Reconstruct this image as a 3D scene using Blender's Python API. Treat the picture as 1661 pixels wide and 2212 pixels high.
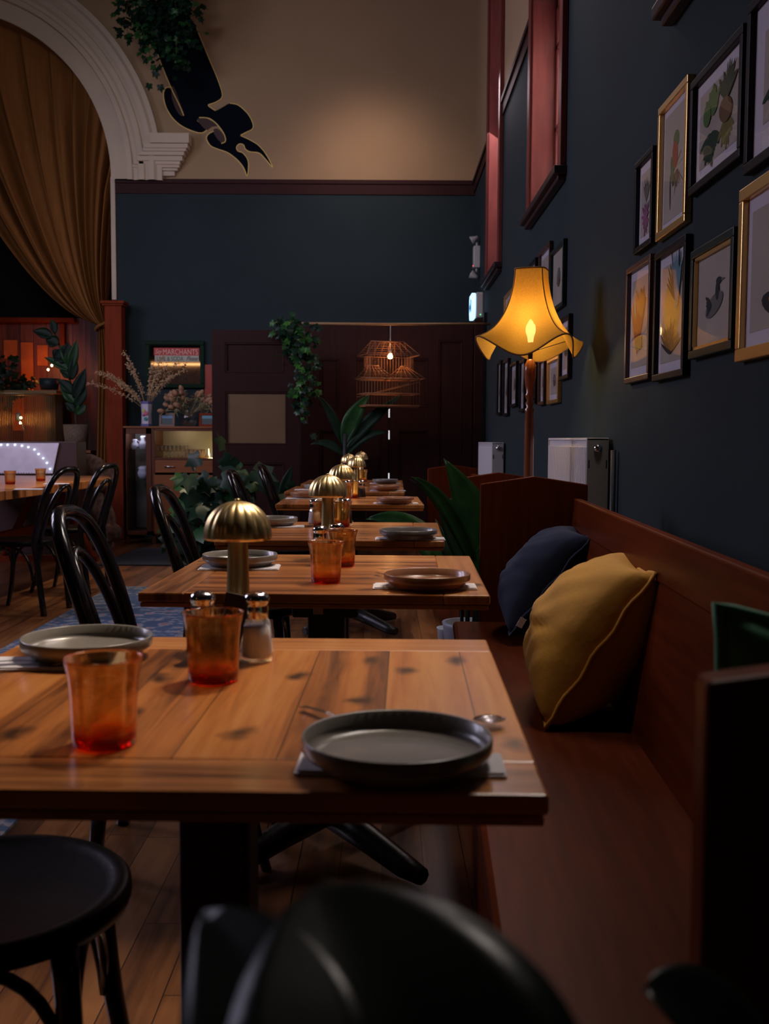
import bpy, bmesh, math, random
from mathutils import Vector, Matrix
PI = math.pi
for o in list(bpy.data.objects): bpy.data.objects.remove(o)
S = bpy.context.scene
COL = S.collection

# ------------------------------------------------------------------ camera
F, PITCH, ROLL, YAW = 2240.0, 0.0699, 0.0050, 0.0015
CAM = Vector((0, 0, 1.10))
fw = Vector((math.sin(YAW)*math.cos(PITCH), math.cos(YAW)*math.cos(PITCH), -math.sin(PITCH)))
r0 = Vector((math.cos(YAW), -math.sin(YAW), 0)); u0 = r0.cross(fw)
RT = r0*math.cos(ROLL) + u0*math.sin(ROLL); UP = RT.cross(fw)
cd = bpy.data.cameras.new('camera'); cam = bpy.data.objects.new('camera', cd); COL.objects.link(cam)
M = Matrix((RT, UP, -fw)).transposed().to_4x4(); M.translation = CAM
cam.matrix_world = M
cd.sensor_fit = 'VERTICAL'; cd.sensor_height = 36; cd.lens = 36*F/2212
cd.clip_start = 0.02
cd.dof.use_dof = True; cd.dof.focus_distance = 3.5; cd.dof.aperture_fstop = 6.6
S.camera = cam

def P(px, py, X=None, Y=None, Z=None):
    """a pixel of the 1661x2212 photograph to the point of the room at a known X, Y or Z"""
    d = RT*((px-830.5)/F) - UP*((py-1106)/F) + fw
    if X is not None: k = (X-CAM.x)/d.x
    elif Y is not None: k = (Y-CAM.y)/d.y
    else: k = (Z-CAM.z)/d.z
    return CAM + d*k

# ------------------------------------------------------------------ world, lights, exposure
W = bpy.data.worlds.new('world'); S.world = W; W.use_nodes = True
W.node_tree.nodes['Background'].inputs[0].default_value = (0.80, 0.70, 0.86, 1)
W.node_tree.nodes['Background'].inputs[1].default_value = 0.9
S.view_settings.view_transform = 'Standard'; S.view_settings.look = 'None'
S.view_settings.gamma = 1; S.view_settings.use_curve_mapping = False
S.view_settings.exposure = 0.0
try:
    S.cycles.transmission_bounces = 10; S.cycles.max_bounces = 12; S.cycles.transparent_max_bounces = 12
except Exception: pass

def area(name, loc, aim, sx, sy, power, col, spread=PI):
    l = bpy.data.lights.new(name, 'AREA'); l.shape = 'RECTANGLE'; l.size = sx; l.size_y = sy
    l.energy = power; l.color = col; l.spread = spread
    o = bpy.data.objects.new(name, l); COL.objects.link(o); o.location = loc
    o.rotation_euler = (Vector(aim)-Vector(loc)).to_track_quat('-Z', 'Y').to_euler(); return o
def spot(name, loc, aim, power, col, size, blend=0.6, rad=0.05):
    l = bpy.data.lights.new(name, 'SPOT'); l.energy = power; l.color = col; l.spot_size = size
    l.spot_blend = blend; l.shadow_soft_size = rad
    o = bpy.data.objects.new(name, l); COL.objects.link(o); o.location = loc
    o.rotation_euler = (Vector(aim)-Vector(loc)).to_track_quat('-Z', 'Y').to_euler(); return o
def point(name, loc, power, col, rad=0.03, parent=None):
    l = bpy.data.lights.new(name, 'POINT'); l.energy = power; l.color = col; l.shadow_soft_size = rad
    o = bpy.data.objects.new(name, l); COL.objects.link(o); o.location = loc; return o

LAV = (0.80, 0.74, 1.0)
# daylight of the tall windows in the long left wall (outside the frame)
area('daylight_left_front', (-5.6, 5.4, 3.4), (0.9, 6.2, 1.0), 1.2, 2.2, 60, LAV, 2.4)
area('daylight_left_back', (-5.6, 7.4, 3.4), (0.2, 8.2, 0.9), 1.2, 2.2, 62, LAV, 2.4)
area('back_wall_fill', (-3.4, 2.2, 5.6), (-2.0, 11.4, 2.9), 2.0, 1.6, 15, (0.86, 0.86, 1.0), 1.05)  # added fill for the back wall and arch, not a real skylight
# daylight falling through the right windows
area('daylight_right_near', (1.36, 3.4, 3.7), (-0.5, 2.3, 0.9), 1.0, 2.0, 90, (1.0, 0.86, 0.78), 2.4)
area('daylight_right_middle', (1.36, 6.40, 3.7), (-0.4, 5.6, 0.9), 1.0, 2.0, 50, (1.0, 0.86, 0.82), 2.2)
area('daylight_right_far', (1.36, 9.5, 3.7), (-0.6, 8.9, 0.9), 0.8, 2.0, 30, (1.0, 0.82, 0.88))
# spots from ceiling height, their fixtures unseen
spot('ceiling_spot_wall', (-0.2, 10.25, 4.6), (-0.15, 11.45, 3.80), 34, (1.0, 0.72, 0.62), 1.75, 1.0, 0.25)
spot('ceiling_spot_table', (0.35, 2.9, 4.2), (-0.36, 1.66, 0.75), 250, (1.0, 0.80, 0.62), 0.40, 0.9, 0.10)
spot('ceiling_spot_second_table', (0.45, 4.1, 4.2), (-0.12, 2.80, 0.75), 190, (1.0, 0.80, 0.62), 0.36, 0.9, 0.10)
spot('ceiling_spot_third_table', (0.45, 5.2, 4.2), (-0.12, 4.0, 0.75), 90, (1.0, 0.80, 0.64), 0.36, 0.9, 0.10)
spot('bench_fill_spot', (-0.9, 2.5, 4.2), (0.42, 2.62, 0.70), 75, (1.0, 0.78, 0.58), 0.40, 0.9, 0.10)  # added fill to brighten the cushions and bench back, no real fixture
spot('floor_fill_spot', (-1.4, 8.6, 5.2), (-1.9, 7.9, 0.0), 420, (1.0, 0.74, 0.50), 0.55, 0.9, 0.12)  # added fill to brighten the floor at the back left, no known lamp
spot('ceiling_spot_aisle', (0.5, 6.6, 4.6), (0.05, 5.8, 0.75), 190, (1.0, 0.84, 0.70), 0.34, 0.9, 0.06)

# ------------------------------------------------------------------ materials
MATS = {}
def nt(name):
    m = bpy.data.materials.new(name); m.use_nodes = True; t = m.node_tree
    b = t.nodes['Principled BSDF']; return m, t, b
def N(t, ty, **kw):
    n = t.nodes.new(ty)
    for k, v in kw.items():
        if k in n.inputs.keys(): n.inputs[k].default_value = v
        else: setattr(n, k, v)
    return n
def L(t, a, b): t.links.new(a, b)
def rgb(c): return (c[0], c[1], c[2], 1)
def mat(name, col, rough=0.5, metal=0.0, noise=0.0, nscale=8, bump=0.0, bscale=60, spec=None, col2=None, stretch=(1,1,1), coat=0.0, emit=None, estr=0, sheen=0):
    if name in MATS: return MATS[name]
    m, t, b = nt(name)
    b.inputs['Base Color'].default_value = rgb(col); b.inputs['Roughness'].default_value = rough
    b.inputs['Metallic'].default_value = metal
    if spec is not None: b.inputs['Specular IOR Level'].default_value = spec
    if coat: b.inputs['Coat Weight'].default_value = coat; b.inputs['Coat Roughness'].default_value = 0.12
    if sheen: b.inputs['Sheen Weight'].default_value = sheen
    if emit: b.inputs['Emission Color'].default_value = rgb(emit); b.inputs['Emission Strength'].default_value = estr
    tc = N(t, 'ShaderNodeTexCoord'); mp = N(t, 'ShaderNodeMapping'); mp.inputs['Scale'].default_value = stretch
    L(t, tc.outputs['Object'], mp.inputs[0])
    if col2 or noise:
        c2 = col2 or tuple(max(0, c*(1-noise)) for c in col)
        nz = N(t, 'ShaderNodeTexNoise'); nz.inputs['Scale'].default_value = nscale; nz.inputs['Detail'].default_value = 5
        L(t, mp.outputs[0], nz.inputs[0])
        cr = N(t, 'ShaderNodeValToRGB'); cr.color_ramp.elements[0].position = 0.35; cr.color_ramp.elements[1].position = 0.65
        cr.color_ramp.elements[0].color = rgb(c2); cr.color_ramp.elements[1].color = rgb(col)
        L(t, nz.outputs[0], cr.inputs[0]); L(t, cr.outputs[0], b.inputs['Base Color'])
    if bump:
        nb = N(t, 'ShaderNodeTexNoise'); nb.inputs['Scale'].default_value = bscale; nb.inputs['Detail'].default_value = 4
        L(t, mp.outputs[0], nb.inputs[0])
        bp = N(t, 'ShaderNodeBump'); bp.inputs['Strength'].default_value = bump; bp.inputs['Distance'].default_value = 0.01
        L(t, nb.outputs[0], bp.inputs['Height']); L(t, bp.outputs[0], b.inputs['Normal'])
    MATS[name] = m; return m

def plank_mat(name, cols, width, axis='Y', rough=0.35, gap=0.03, knots=0.0, grain=1.0, length=None, coat=0.0, world=False, dark=(0.02,0.008,0.003)):
    """boards run along 'axis'; cols = three colours that boards vary between"""
    if name in MATS: return MATS[name]
    m, t, b = nt(name); tc = N(t, 'ShaderNodeTexCoord'); sp = N(t, 'ShaderNodeSeparateXYZ')
    L(t, tc.outputs['Object'], sp.inputs[0])
    run, acr = ('Y', 'X') if axis == 'Y' else ('X', 'Y')
    if axis == 'Z': run, acr = 'Z', 'X'
    def math_(op, a, v=None, b2=None):
        n = N(t, 'ShaderNodeMath', operation=op)
        if hasattr(a, 'is_output'): L(t, a, n.inputs[0])
        else: n.inputs[0].default_value = a
        if b2 is not None: L(t, b2, n.inputs[1])
        elif v is not None: n.inputs[1].default_value = v
        return n.outputs[0]
    q = math_('DIVIDE', sp.outputs[acr], width); fl = math_('FLOOR', q); fr = math_('FRACT', q)
    wn = N(t, 'ShaderNodeTexWhiteNoise', noise_dimensions='1D'); L(t, fl, wn.inputs['W'])
    rnd = wn.outputs['Value']
    runv = sp.outputs[run]
    if length:
        off = math_('MULTIPLY', rnd, length*7.3); sh = math_('ADD', runv, None, off)
        q2 = math_('DIVIDE', sh, length); fl2 = math_('FLOOR', q2); fr2 = math_('FRACT', q2)
        w2 = N(t, 'ShaderNodeTexWhiteNoise', noise_dimensions='2D'); cb = N(t, 'ShaderNodeCombineXYZ')
        L(t, fl, cb.inputs[0]); L(t, fl2, cb.inputs[1]); L(t, cb.outputs[0], w2.inputs[0]); rnd = w2.outputs['Value']
    # grain
    cv = N(t, 'ShaderNodeCombineXYZ'); L(t, math_('MULTIPLY', runv, 2.2), cv.inputs[0])
    L(t, math_('MULTIPLY', sp.outputs[acr], 45*grain), cv.inputs[1]); L(t, math_('MULTIPLY', rnd, 37.0), cv.inputs[2])
    g = N(t, 'ShaderNodeTexNoise'); g.inputs['Scale'].default_value = 1.0; g.inputs['Detail'].default_value = 8; g.inputs['Roughness'].default_value = 0.65
    g.inputs['Distortion'].default_value = 0.6
    L(t, cv.outputs[0], g.inputs[0])
    big = N(t, 'ShaderNodeTexNoise'); big.inputs['Scale'].default_value = 0.35; big.inputs['Detail'].default_value = 3
    L(t, cv.outputs[0], big.inputs[0])
    cr = N(t, 'ShaderNodeValToRGB'); e = cr.color_ramp.elements
    e[0].position = 0.12; e[0].color = rgb([q*.55 for q in cols[0]]); e[1].position = 0.9; e[1].color = rgb(cols[2])
    k = e.new(0.5); k.color = rgb(cols[1])
    mixv = math_('ADD', math_('MULTIPLY', rnd, 0.45), None, math_('MULTIPLY', math_('SUBTRACT', g.outputs[0], 0.27), 1.25))
    mixv = math_('ADD', mixv, None, math_('MULTIPLY', math_('SUBTRACT', big.outputs[0], 0.5), 1.1))
    L(t, mixv, cr.inputs[0]); colr = cr.outputs[0]
    # dark seams
    a = math_('LESS_THAN', fr, gap)
    if length:
        a2 = math_('LESS_THAN', fr2, gap*width/length); a = math_('MAXIMUM', a, None, a2)
    mx = N(t, 'ShaderNodeMixRGB'); L(t, a, mx.inputs[0]); L(t, colr, mx.inputs[1]); mx.inputs[2].default_value = rgb(dark)
    colr = mx.outputs[0]
    if knots:
        sc = N(t, 'ShaderNodeMapping'); sc.inputs['Scale'].default_value = (9, 5.5, 1) if axis == 'Y' else (5.5, 9, 1)
        L(t, tc.outputs['Object'], sc.inputs[0])
        nz = N(t, 'ShaderNodeTexNoise'); nz.inputs['Scale'].default_value = 18; L(t, tc.outputs['Object'], nz.inputs[0])
        ad = N(t, 'ShaderNodeVectorMath', operation='MULTIPLY_ADD'); L(t, nz.outputs['Color'], ad.inputs[0]); ad.inputs[1].default_value = (0.35, 0.35, 0); L(t, sc.outputs[0], ad.inputs[2])
        vo = N(t, 'ShaderNodeTexVoronoi', voronoi_dimensions='2D'); vo.inputs['Scale'].default_value = 0.8; L(t, ad.outputs[0], vo.inputs[0])
        kr = N(t, 'ShaderNodeValToRGB'); kr.color_ramp.elements[0].position = 0.035; kr.color_ramp.elements[1].position = 0.16
        kr.color_ramp.elements[0].color = (1, 1, 1, 1); kr.color_ramp.elements[1].color = (0, 0, 0, 1)
        L(t, vo.outputs['Distance'], kr.inputs[0])
        km = math_('MULTIPLY', math_('GREATER_THAN', N_sep(t, vo), 1-knots), None, kr.outputs[0])
        m2 = N(t, 'ShaderNodeMixRGB'); L(t, math_('MULTIPLY', km, 0.9), m2.inputs[0]); L(t, colr, m2.inputs[1]); m2.inputs[2].default_value = rgb(dark)
        colr = m2.outputs[0]
    L(t, colr, b.inputs['Base Color']); b.inputs['Roughness'].default_value = rough
    if coat: b.inputs['Coat Weight'].default_value = coat; b.inputs['Coat Roughness'].default_value = 0.15
    bp = N(t, 'ShaderNodeBump'); bp.inputs['Strength'].default_value = 0.25; bp.inputs['Distance'].default_value = 0.002
    hh = math_('SUBTRACT', g.outputs[0], None, a); L(t, hh, bp.inputs['Height']); L(t, bp.outputs[0], b.inputs['Normal'])
    MATS[name] = m; return m
def N_sep(t, vo):
    s = N(t, 'ShaderNodeSeparateColor'); L(t, vo.outputs['Color'], s.inputs[0]); return s.outputs[0]

def glass_mat(name, absorb=None, ior=1.47, rough=0.0, tint=(1,1,1)):
    if name in MATS: return MATS[name]
    m = bpy.data.materials.new(name); m.use_nodes = True; t = m.node_tree; t.nodes.clear()
    out = N(t, 'ShaderNodeOutputMaterial'); g = N(t, 'ShaderNodeBsdfGlass'); g.inputs['IOR'].default_value = ior
    g.inputs['Roughness'].default_value = rough; g.inputs['Color'].default_value = rgb(tint)
    L(t, g.outputs[0], out.inputs[0])
    if absorb:
        v = N(t, 'ShaderNodeVolumeAbsorption'); v.inputs['Color'].default_value = rgb(absorb[0]); v.inputs['Density'].default_value = absorb[1]
        L(t, v.outputs[0], out.inputs[1])
    MATS[name] = m; return m
def pane_mat(name, tint=(1,1,1), rough=0.02, ior=1.5):
    """thin clear sheet: mirror by Fresnel, otherwise see-through"""
    if name in MATS: return MATS[name]
    m = bpy.data.materials.new(name); m.use_nodes = True; t = m.node_tree; t.nodes.clear()
    out = N(t, 'ShaderNodeOutputMaterial'); tr = N(t, 'ShaderNodeBsdfTransparent'); tr.inputs[0].default_value = rgb(tint)
    gl = N(t, 'ShaderNodeBsdfGlossy'); gl.inputs['Roughness'].default_value = rough
    fr = N(t, 'ShaderNodeFresnel'); fr.inputs['IOR'].default_value = ior; mx = N(t, 'ShaderNodeMixShader')
    ge = N(t, 'ShaderNodeNewGeometry'); iv = N(t, 'ShaderNodeMath', operation='SUBTRACT'); iv.inputs[0].default_value = 1.0; L(t, ge.outputs['Backfacing'], iv.inputs[1])
    ml = N(t, 'ShaderNodeMath', operation='MULTIPLY'); L(t, fr.outputs[0], ml.inputs[0]); L(t, iv.outputs[0], ml.inputs[1]); L(t, ml.outputs[0], mx.inputs[0]); L(t, tr.outputs[0], mx.inputs[1]); L(t, gl.outputs[0], mx.inputs[2]); L(t, mx.outputs[0], out.inputs[0])
    MATS[name] = m; return m
def thin_glass(name, absorb=None, ior=1.5, rough=0.01, mixg=0.6):
    m = pane_mat(name, (1,1,1), rough, ior); t = m.node_tree
    o_ = [n for n in t.nodes if n.type == 'OUTPUT_MATERIAL'][0]; src = o_.inputs[0].links[0].from_socket
    g = N(t, 'ShaderNodeBsdfGlass'); g.inputs['IOR'].default_value = ior; mg = N(t, 'ShaderNodeMixShader'); mg.inputs[0].default_value = mixg
    L(t, src, mg.inputs[1]); L(t, g.outputs[0], mg.inputs[2]); L(t, mg.outputs[0], o_.inputs[0])
    if absorb:
        v = N(t, 'ShaderNodeVolumeAbsorption'); v.inputs['Color'].default_value = rgb(absorb[0]); v.inputs['Density'].default_value = absorb[1]
        out = [n for n in t.nodes if n.type == 'OUTPUT_MATERIAL'][0]; L(t, v.outputs[0], out.inputs[1])
    return m
def emis(name, col, s):
    if name in MATS: return MATS[name]
    m, t, b = nt(name); b.inputs['Base Color'].default_value = rgb(col); b.inputs['Emission Color'].default_value = rgb(col); b.inputs['Emission Strength'].default_value = s
    MATS[name] = m; return m
def leaf_mat(name, c1, c2, rough=0.35):
    if name in MATS: return MATS[name]
    m = mat(name, c1, rough, noise=0.1, col2=c2, nscale=9)
    t = m.node_tree; b = t.nodes['Principled BSDF']; out = t.nodes['Material Output']
    tl = N(t, 'ShaderNodeBsdfTranslucent'); tl.inputs[0].default_value = rgb((c1[0]*1.2, c1[1]*1.6, c1[2]*.6)); b.inputs['Specular IOR Level'].default_value = 0.22; mx = N(t, 'ShaderNodeMixShader'); mx.inputs[0].default_value = 0.12
    L(t, b.outputs[0], mx.inputs[1]); L(t, tl.outputs[0], mx.inputs[2]); L(t, mx.outputs[0], out.inputs[0]); return m

m_floor = plank_mat('floor_boards', [(0.09,0.033,0.011), (0.18,0.068,0.022), (0.28,0.12,0.042)], 0.108, 'Y', 0.33, 0.025, 0, 0.7, length=2.3, coat=0.25)
m_topY = plank_mat('table_boards_deep', [(0.20,0.050,0.012), (0.56,0.19,0.042), (0.74,0.33,0.09)], 0.115, 'Y', 0.30, 0.012, 0.62, 0.8, coat=0.22)
m_topX = plank_mat('table_boards_wide', [(0.17,0.046,0.013), (0.47,0.16,0.042), (0.66,0.29,0.085)], 0.115, 'X', 0.30, 0.014, 0.42, 0.8, coat=0.22)
m_endX = plank_mat('end_board_wide', [(0.26,0.08,0.02), (0.56,0.21,0.06), (0.72,0.34,0.11)], 3.1, 'X', 0.28, 0.0, 0.15, 1.0, coat=0.22)
m_endY = plank_mat('end_board_deep', [(0.26,0.08,0.02), (0.52,0.20,0.06), (0.68,0.33,0.11)], 3.1, 'Y', 0.28, 0.0, 0.15, 1.0, coat=0.22)
m_bench = mat('varnished_red_wood', (0.13,0.024,0.006), 0.32, spec=0.04, noise=0.3, nscale=3, stretch=(14,1,14))
m_bench_v = mat('varnished_red_wood_upright', (0.15,0.029,0.008), 0.32, spec=0.04, noise=0.3, nscale=3, stretch=(14,14,1))
m_black = mat('black_lacquer_bentwood', (0.005,0.004,0.005), 0.2, spec=0.4, coat=0.15)
m_seat = mat('black_seat', (0.004,0.0035,0.0035), 0.40, spec=0.15, bump=0.05)
m_iron = mat('black_cast_iron', (0.008,0.008,0.009), 0.4, bump=0.1)
m_brass = mat('brushed_brass', (0.95,0.72,0.34), 0.33, metal=1.0)
m_chrome = mat('chrome', (0.75,0.74,0.78), 0.12, metal=1.0)
m_steel = mat('cutlery_steel', (0.62,0.60,0.64), 0.2, metal=1.0)
m_pgrey = mat('grey_stoneware', (0.26,0.235,0.20), 0.30, noise=0.12, nscale=40, coat=0.3)
m_pdark = mat('dark_grey_stoneware', (0.22,0.20,0.18), 0.30, noise=0.12, nscale=40, coat=0.3)
m_pbrown = mat('brown_stoneware', (0.36,0.165,0.085), 0.28, noise=0.15, nscale=40, coat=0.35)
m_nap = mat('white_napkin_cloth', (0.80,0.77,0.80), 0.9, bump=0.25, bscale=300)
m_amber = thin_glass('amber_glass', ((0.972, 0.68, 0.05), 520.0), 1.47, .01, .62)
m_clear = thin_glass('clear_glass', ((.93,.94,.95), 30.0), 1.45, .01, .45)
m_salt = mat('salt_grains', (0.92,0.88,0.88), 0.95, bump=0.3, bscale=900)
m_pepper = mat('pepper_grains', (0.05,0.035,0.025), 0.95, noise=0.6, nscale=900)
m_pane = pane_mat('picture_glass', (0.97,0.97,0.98), 0.015, 1.45)
m_wblue = mat('dark_blue_green_paint', (0.026,0.040,0.045), 0.75, spec=0.10, noise=0.08, nscale=2.0, bump=0.06, bscale=180)
m_wbeige = mat('beige_paint', (0.40,0.27,0.155), 0.85, spec=0.1, noise=0.07, nscale=1.3, bump=0.05, bscale=150)
m_trim = mat('dark_maroon_paint', (0.040,0.014,0.014), 0.6, spec=0.12)
m_winwood = mat('red_brown_window_wood', (0.19,0.042,0.034), 0.42, spec=0.25, noise=0.25, nscale=4, stretch=(8,8,1))
m_plaster = mat('cream_plaster', (0.60,0.49,0.37), 0.8, noise=0.06, nscale=3)
m_curt = mat('ochre_curtain_cloth', (0.30,0.125,0.036), 0.85, spec=0.1, noise=0.15, nscale=30, stretch=(1,1,.1))
m_dark = mat('dark_backstage', (0.010,0.010,0.012), 0.9)
m_door = mat('dark_maroon_joinery', (0.032,0.010,0.009), 0.5, spec=0.15, noise=0.25, nscale=3, stretch=(10,10,1))
m_bk = mat('black_frame_paint', (0.008,0.008,0.010), 0.45, spec=0.15)
m_brf = mat('brown_frame_wood', (0.06,0.022,0.014), 0.4)
m_gold = mat('gold_frame_leaf', (0.72,0.46,0.16), 0.32, metal=0.9)
m_tealf = mat('dark_green_frame_paint', (0.010,0.024,0.022), 0.4, spec=0.2)
m_mat = mat('white_picture_mount', (0.72,0.68,0.74), 0.85)
m_paper = mat('aged_print_paper', (0.52,0.46,0.38), 0.85, noise=0.08, nscale=6)
m_white = mat('white_enamel', (0.66,0.64,0.67), 0.35)
m_radend = mat('radiator_end_enamel', (0.42,0.41,0.40), 0.4)
m_blk = mat('black_plastic', (0.01,0.01,0.01), 0.4)
m_leaf = leaf_mat('green_leaf', (0.030,0.105,0.026), (0.014,0.055,0.018), 0.32)
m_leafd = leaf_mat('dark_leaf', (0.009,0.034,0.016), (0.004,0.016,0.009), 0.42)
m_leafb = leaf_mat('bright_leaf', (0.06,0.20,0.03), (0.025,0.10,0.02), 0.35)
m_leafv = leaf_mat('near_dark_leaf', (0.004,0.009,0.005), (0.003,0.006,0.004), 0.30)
m_stem = mat('brown_stem', (0.08,0.05,0.02), 0.7)
m_cabw = mat('cabinet_teak', (0.28,0.088,0.026), 0.4, noise=0.25, nscale=3, stretch=(1,8,8), coat=0.2)
m_cabd = mat('cabinet_teak_dark', (0.12,0.032,0.012), 0.4, noise=0.25, nscale=3, stretch=(8,8,1))
m_post = mat('orange_brown_post', (0.22,0.034,0.010), 0.6, spec=0.08, noise=0.25, nscale=3, stretch=(8,8,1))
m_hut = plank_mat('red_hut_boards', [(0.05,0.007,0.003), (0.14,0.020,0.005), (0.26,0.05,0.010)], 0.16, 'Z', 0.45, 0.06, 0, 0.5)
m_terra = mat('woven_pot', (0.30,0.20,0.14), 0.9, noise=0.4, nscale=60, bump=0.6, bscale=90)

# ------------------------------------------------------------------ mesh helpers
def obj(name, bm, m, parent=None, loc=None, rot=None, smooth=False, bevel=0.0, sub=0, auto=None):
    me = bpy.data.meshes.new(name)
    if hasattr(bm, 'to_mesh'):
        bm.normal_update(); bm.to_mesh(me); bm.free()
    else:
        me.from_pydata(bm[0], [], bm[1])
    ms = m if isinstance(m, (list, tuple)) else [m]
    for x in ms: me.materials.append(x)
    if smooth:
        for p in me.polygons: p.use_smooth = True
    o = bpy.data.objects.new(name, me); COL.objects.link(o)
    if parent: o.parent = parent
    if loc is not None: o.location = loc
    if rot is not None: o.rotation_euler = rot
    if bevel:
        b = o.modifiers.new('bevel', 'BEVEL'); b.width = bevel; b.segments = 2; b.limit_method = 'ANGLE'; b.angle_limit = 0.6
    if sub:
        s = o.modifiers.new('sub', 'SUBSURF'); s.levels = sub; s.render_levels = sub
    if auto:
        me.set_sharp_from_angle(angle=auto)
    return o
def thing(name, label, cat, loc=(0,0,0), rotz=0, group=None):
    o = bpy.data.objects.new(name, None); COL.objects.link(o); o.location = loc; o.rotation_euler = (0,0,rotz)
    o.empty_display_size = 0.05
    o['label'] = label; o['category'] = cat
    if group: o['group'] = group
    return o
def tag(o, label, cat, group=None, kind=None):
    o['label'] = label; o['category'] = cat
    if group: o['group'] = group
    if kind: o['kind'] = kind
    return o
def struct(name, bm, m, **kw):
    o = obj(name, bm, m, **kw); o['kind'] = 'structure'; return o
def NB(): return bmesh.new()
def box(bm, x0, x1, y0, y1, z0, z1, mi=0):
    v = [bm.verts.new(p) for p in ((x0,y0,z0),(x1,y0,z0),(x1,y1,z0),(x0,y1,z0),(x0,y0,z1),(x1,y0,z1),(x1,y1,z1),(x0,y1,z1))]
    for f in ((0,3,2,1),(4,5,6,7),(0,1,5,4),(1,2,6,5),(2,3,7,6),(3,0,4,7)):
        bm.faces.new([v[i] for i in f]).material_index = mi
    return bm
def bx(x0, x1, y0, y1, z0, z1): return box(NB(), x0, x1, y0, y1, z0, z1)
def tube(bm, pts, r, n=10, closed=False, caps=True, mi=0):
    pts = [Vector(p) for p in pts]; k = len(pts); rs = r if isinstance(r, (list, tuple)) else [r]*k
    rings = []; prev = None
    for i, p in enumerate(pts):
        if closed: d = (pts[(i+1) % k]-pts[i-1])
        else: d = pts[min(i+1, k-1)]-pts[max(i-1, 0)]
        d.normalize()
        if prev is None:
            a = Vector((0,0,1)) if abs(d.z) < 0.9 else Vector((1,0,0)); x = d.cross(a).normalized()
        else:
            x = (prev-d*prev.dot(d)).normalized()
        prev = x; y = d.cross(x)
        rings.append([bm.verts.new(p+(x*math.cos(2*PI*j/n)+y*math.sin(2*PI*j/n))*rs[i]) for j in range(n)])
    rng = range(k if closed else k-1)
    for i in rng:
        A, B = rings[i], rings[(i+1) % k]
        for j in range(n):
            f = bm.faces.new((A[j], A[(j+1) % n], B[(j+1) % n], B[j])); f.smooth = True; f.material_index = mi
    if caps and not closed:
        bm.faces.new(rings[0][::-1]).material_index = mi; bm.faces.new(rings[-1]).material_index = mi
    return bm
def lathe(bm, prof, n=32, cx=0, cy=0, mod=None, mi=0, a0=0, a1=2*PI, smooth=True):
    full = abs(a1-a0-2*PI) < 1e-6; cnt = n if full else n+1; rings = []
    for r, z in prof:
        if r < 1e-6: rings.append([bm.verts.new((cx, cy, z))])
        else:
            ring = []
            for j in range(cnt):
                a = a0+(a1-a0)*j/n; rr = r*(mod(a) if mod else 1)
                ring.append(bm.verts.new((cx+rr*math.cos(a), cy+rr*math.sin(a), z)))
            rings.append(ring)
    for i in range(len(rings)-1):
        A, B = rings[i], rings[i+1]
        for j in range(n):
            j2 = (j+1) % cnt
            if len(A) == 1 and len(B) == 1: continue
            if len(A) == 1: f = bm.faces.new((A[0], B[j2], B[j]))
            elif len(B) == 1: f = bm.faces.new((A[j], A[j2], B[0]))
            else: f = bm.faces.new((A[j], A[j2], B[j2], B[j]))
            f.smooth = smooth; f.material_index = mi
    return bm
def prism(bm, poly, axis, a, b, mi=0):
    """poly of 2D points extruded along axis from a to b (axis 'x': poly=(y,z); 'y': (x,z); 'z': (x,y))"""
    def p3(p, t): return {'x': (t, p[0], p[1]), 'y': (p[0], t, p[1]), 'z': (p[0], p[1], t)}[axis]
    A = [bm.verts.new(p3(p, a)) for p in poly]; B = [bm.verts.new(p3(p, b)) for p in poly]; n = len(poly)
    fs = [bm.faces.new(A), bm.faces.new(B[::-1])]
    for i in range(n): fs.append(bm.faces.new((A[i], B[i], B[(i+1) % n], A[(i+1) % n])))
    for f in fs: f.material_index = mi
    bmesh.ops.recalc_face_normals(bm, faces=fs)
    return bm
def grid(bm, fn, nu, nv, smooth=True, mi=0):
    V = [[bm.verts.new(fn(i/nu, j/nv)) for j in range(nv+1)] for i in range(nu+1)]
    for i in range(nu):
        for j in range(nv):
            f = bm.faces.new((V[i][j], V[i+1][j], V[i+1][j+1], V[i][j+1])); f.smooth = smooth; f.material_index = mi
    return bm
def bez(pts, n):
    out = []; 
    for i in range(n+1):
        q = [Vector(p) for p in pts]; t = i/n
        while len(q) > 1: q = [q[j].lerp(q[j+1], t) for j in range(len(q)-1)]
        out.append(q[0])
    return out
def copy_tree(root, loc=None, rotz=None, label=None, group=None):
    r = root.copy(); COL.objects.link(r)
    if loc is not None: r.location = loc
    if rotz is not None: r.rotation_euler = (0, 0, rotz)
    if label: r['label'] = label
    if group: r['group'] = group
    for ch in root.children:
        c = ch.copy(); COL.objects.link(c); c.parent = r
        for g in ch.children:
            d = g.copy(); COL.objects.link(d); d.parent = c
    return r
def text_mesh(name, body, size, m, parent, loc, rot, shear=0.0, depth=0.001, width=None):
    cu = bpy.data.curves.new(name, 'FONT'); cu.body = body; cu.size = size; cu.extrude = depth; cu.shear = shear
    cu.align_x = 'LEFT'; cu.align_y = 'BOTTOM_BASELINE'
    t = bpy.data.objects.new(name, cu); COL.objects.link(t); bpy.context.view_layer.update()
    me = bpy.data.meshes.new_from_object(t); bpy.data.objects.remove(t)
    if width:
        w = max(v.co.x for v in me.vertices)-min(v.co.x for v in me.vertices); k = width/w
        for v in me.vertices: v.co.x *= k
    me.materials.clear(); me.materials.append(m)
    o = bpy.data.objects.new(name, me); COL.objects.link(o); o.parent = parent; o.location = loc; o.rotation_euler = rot
    return o
RND = random.Random(7)

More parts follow.
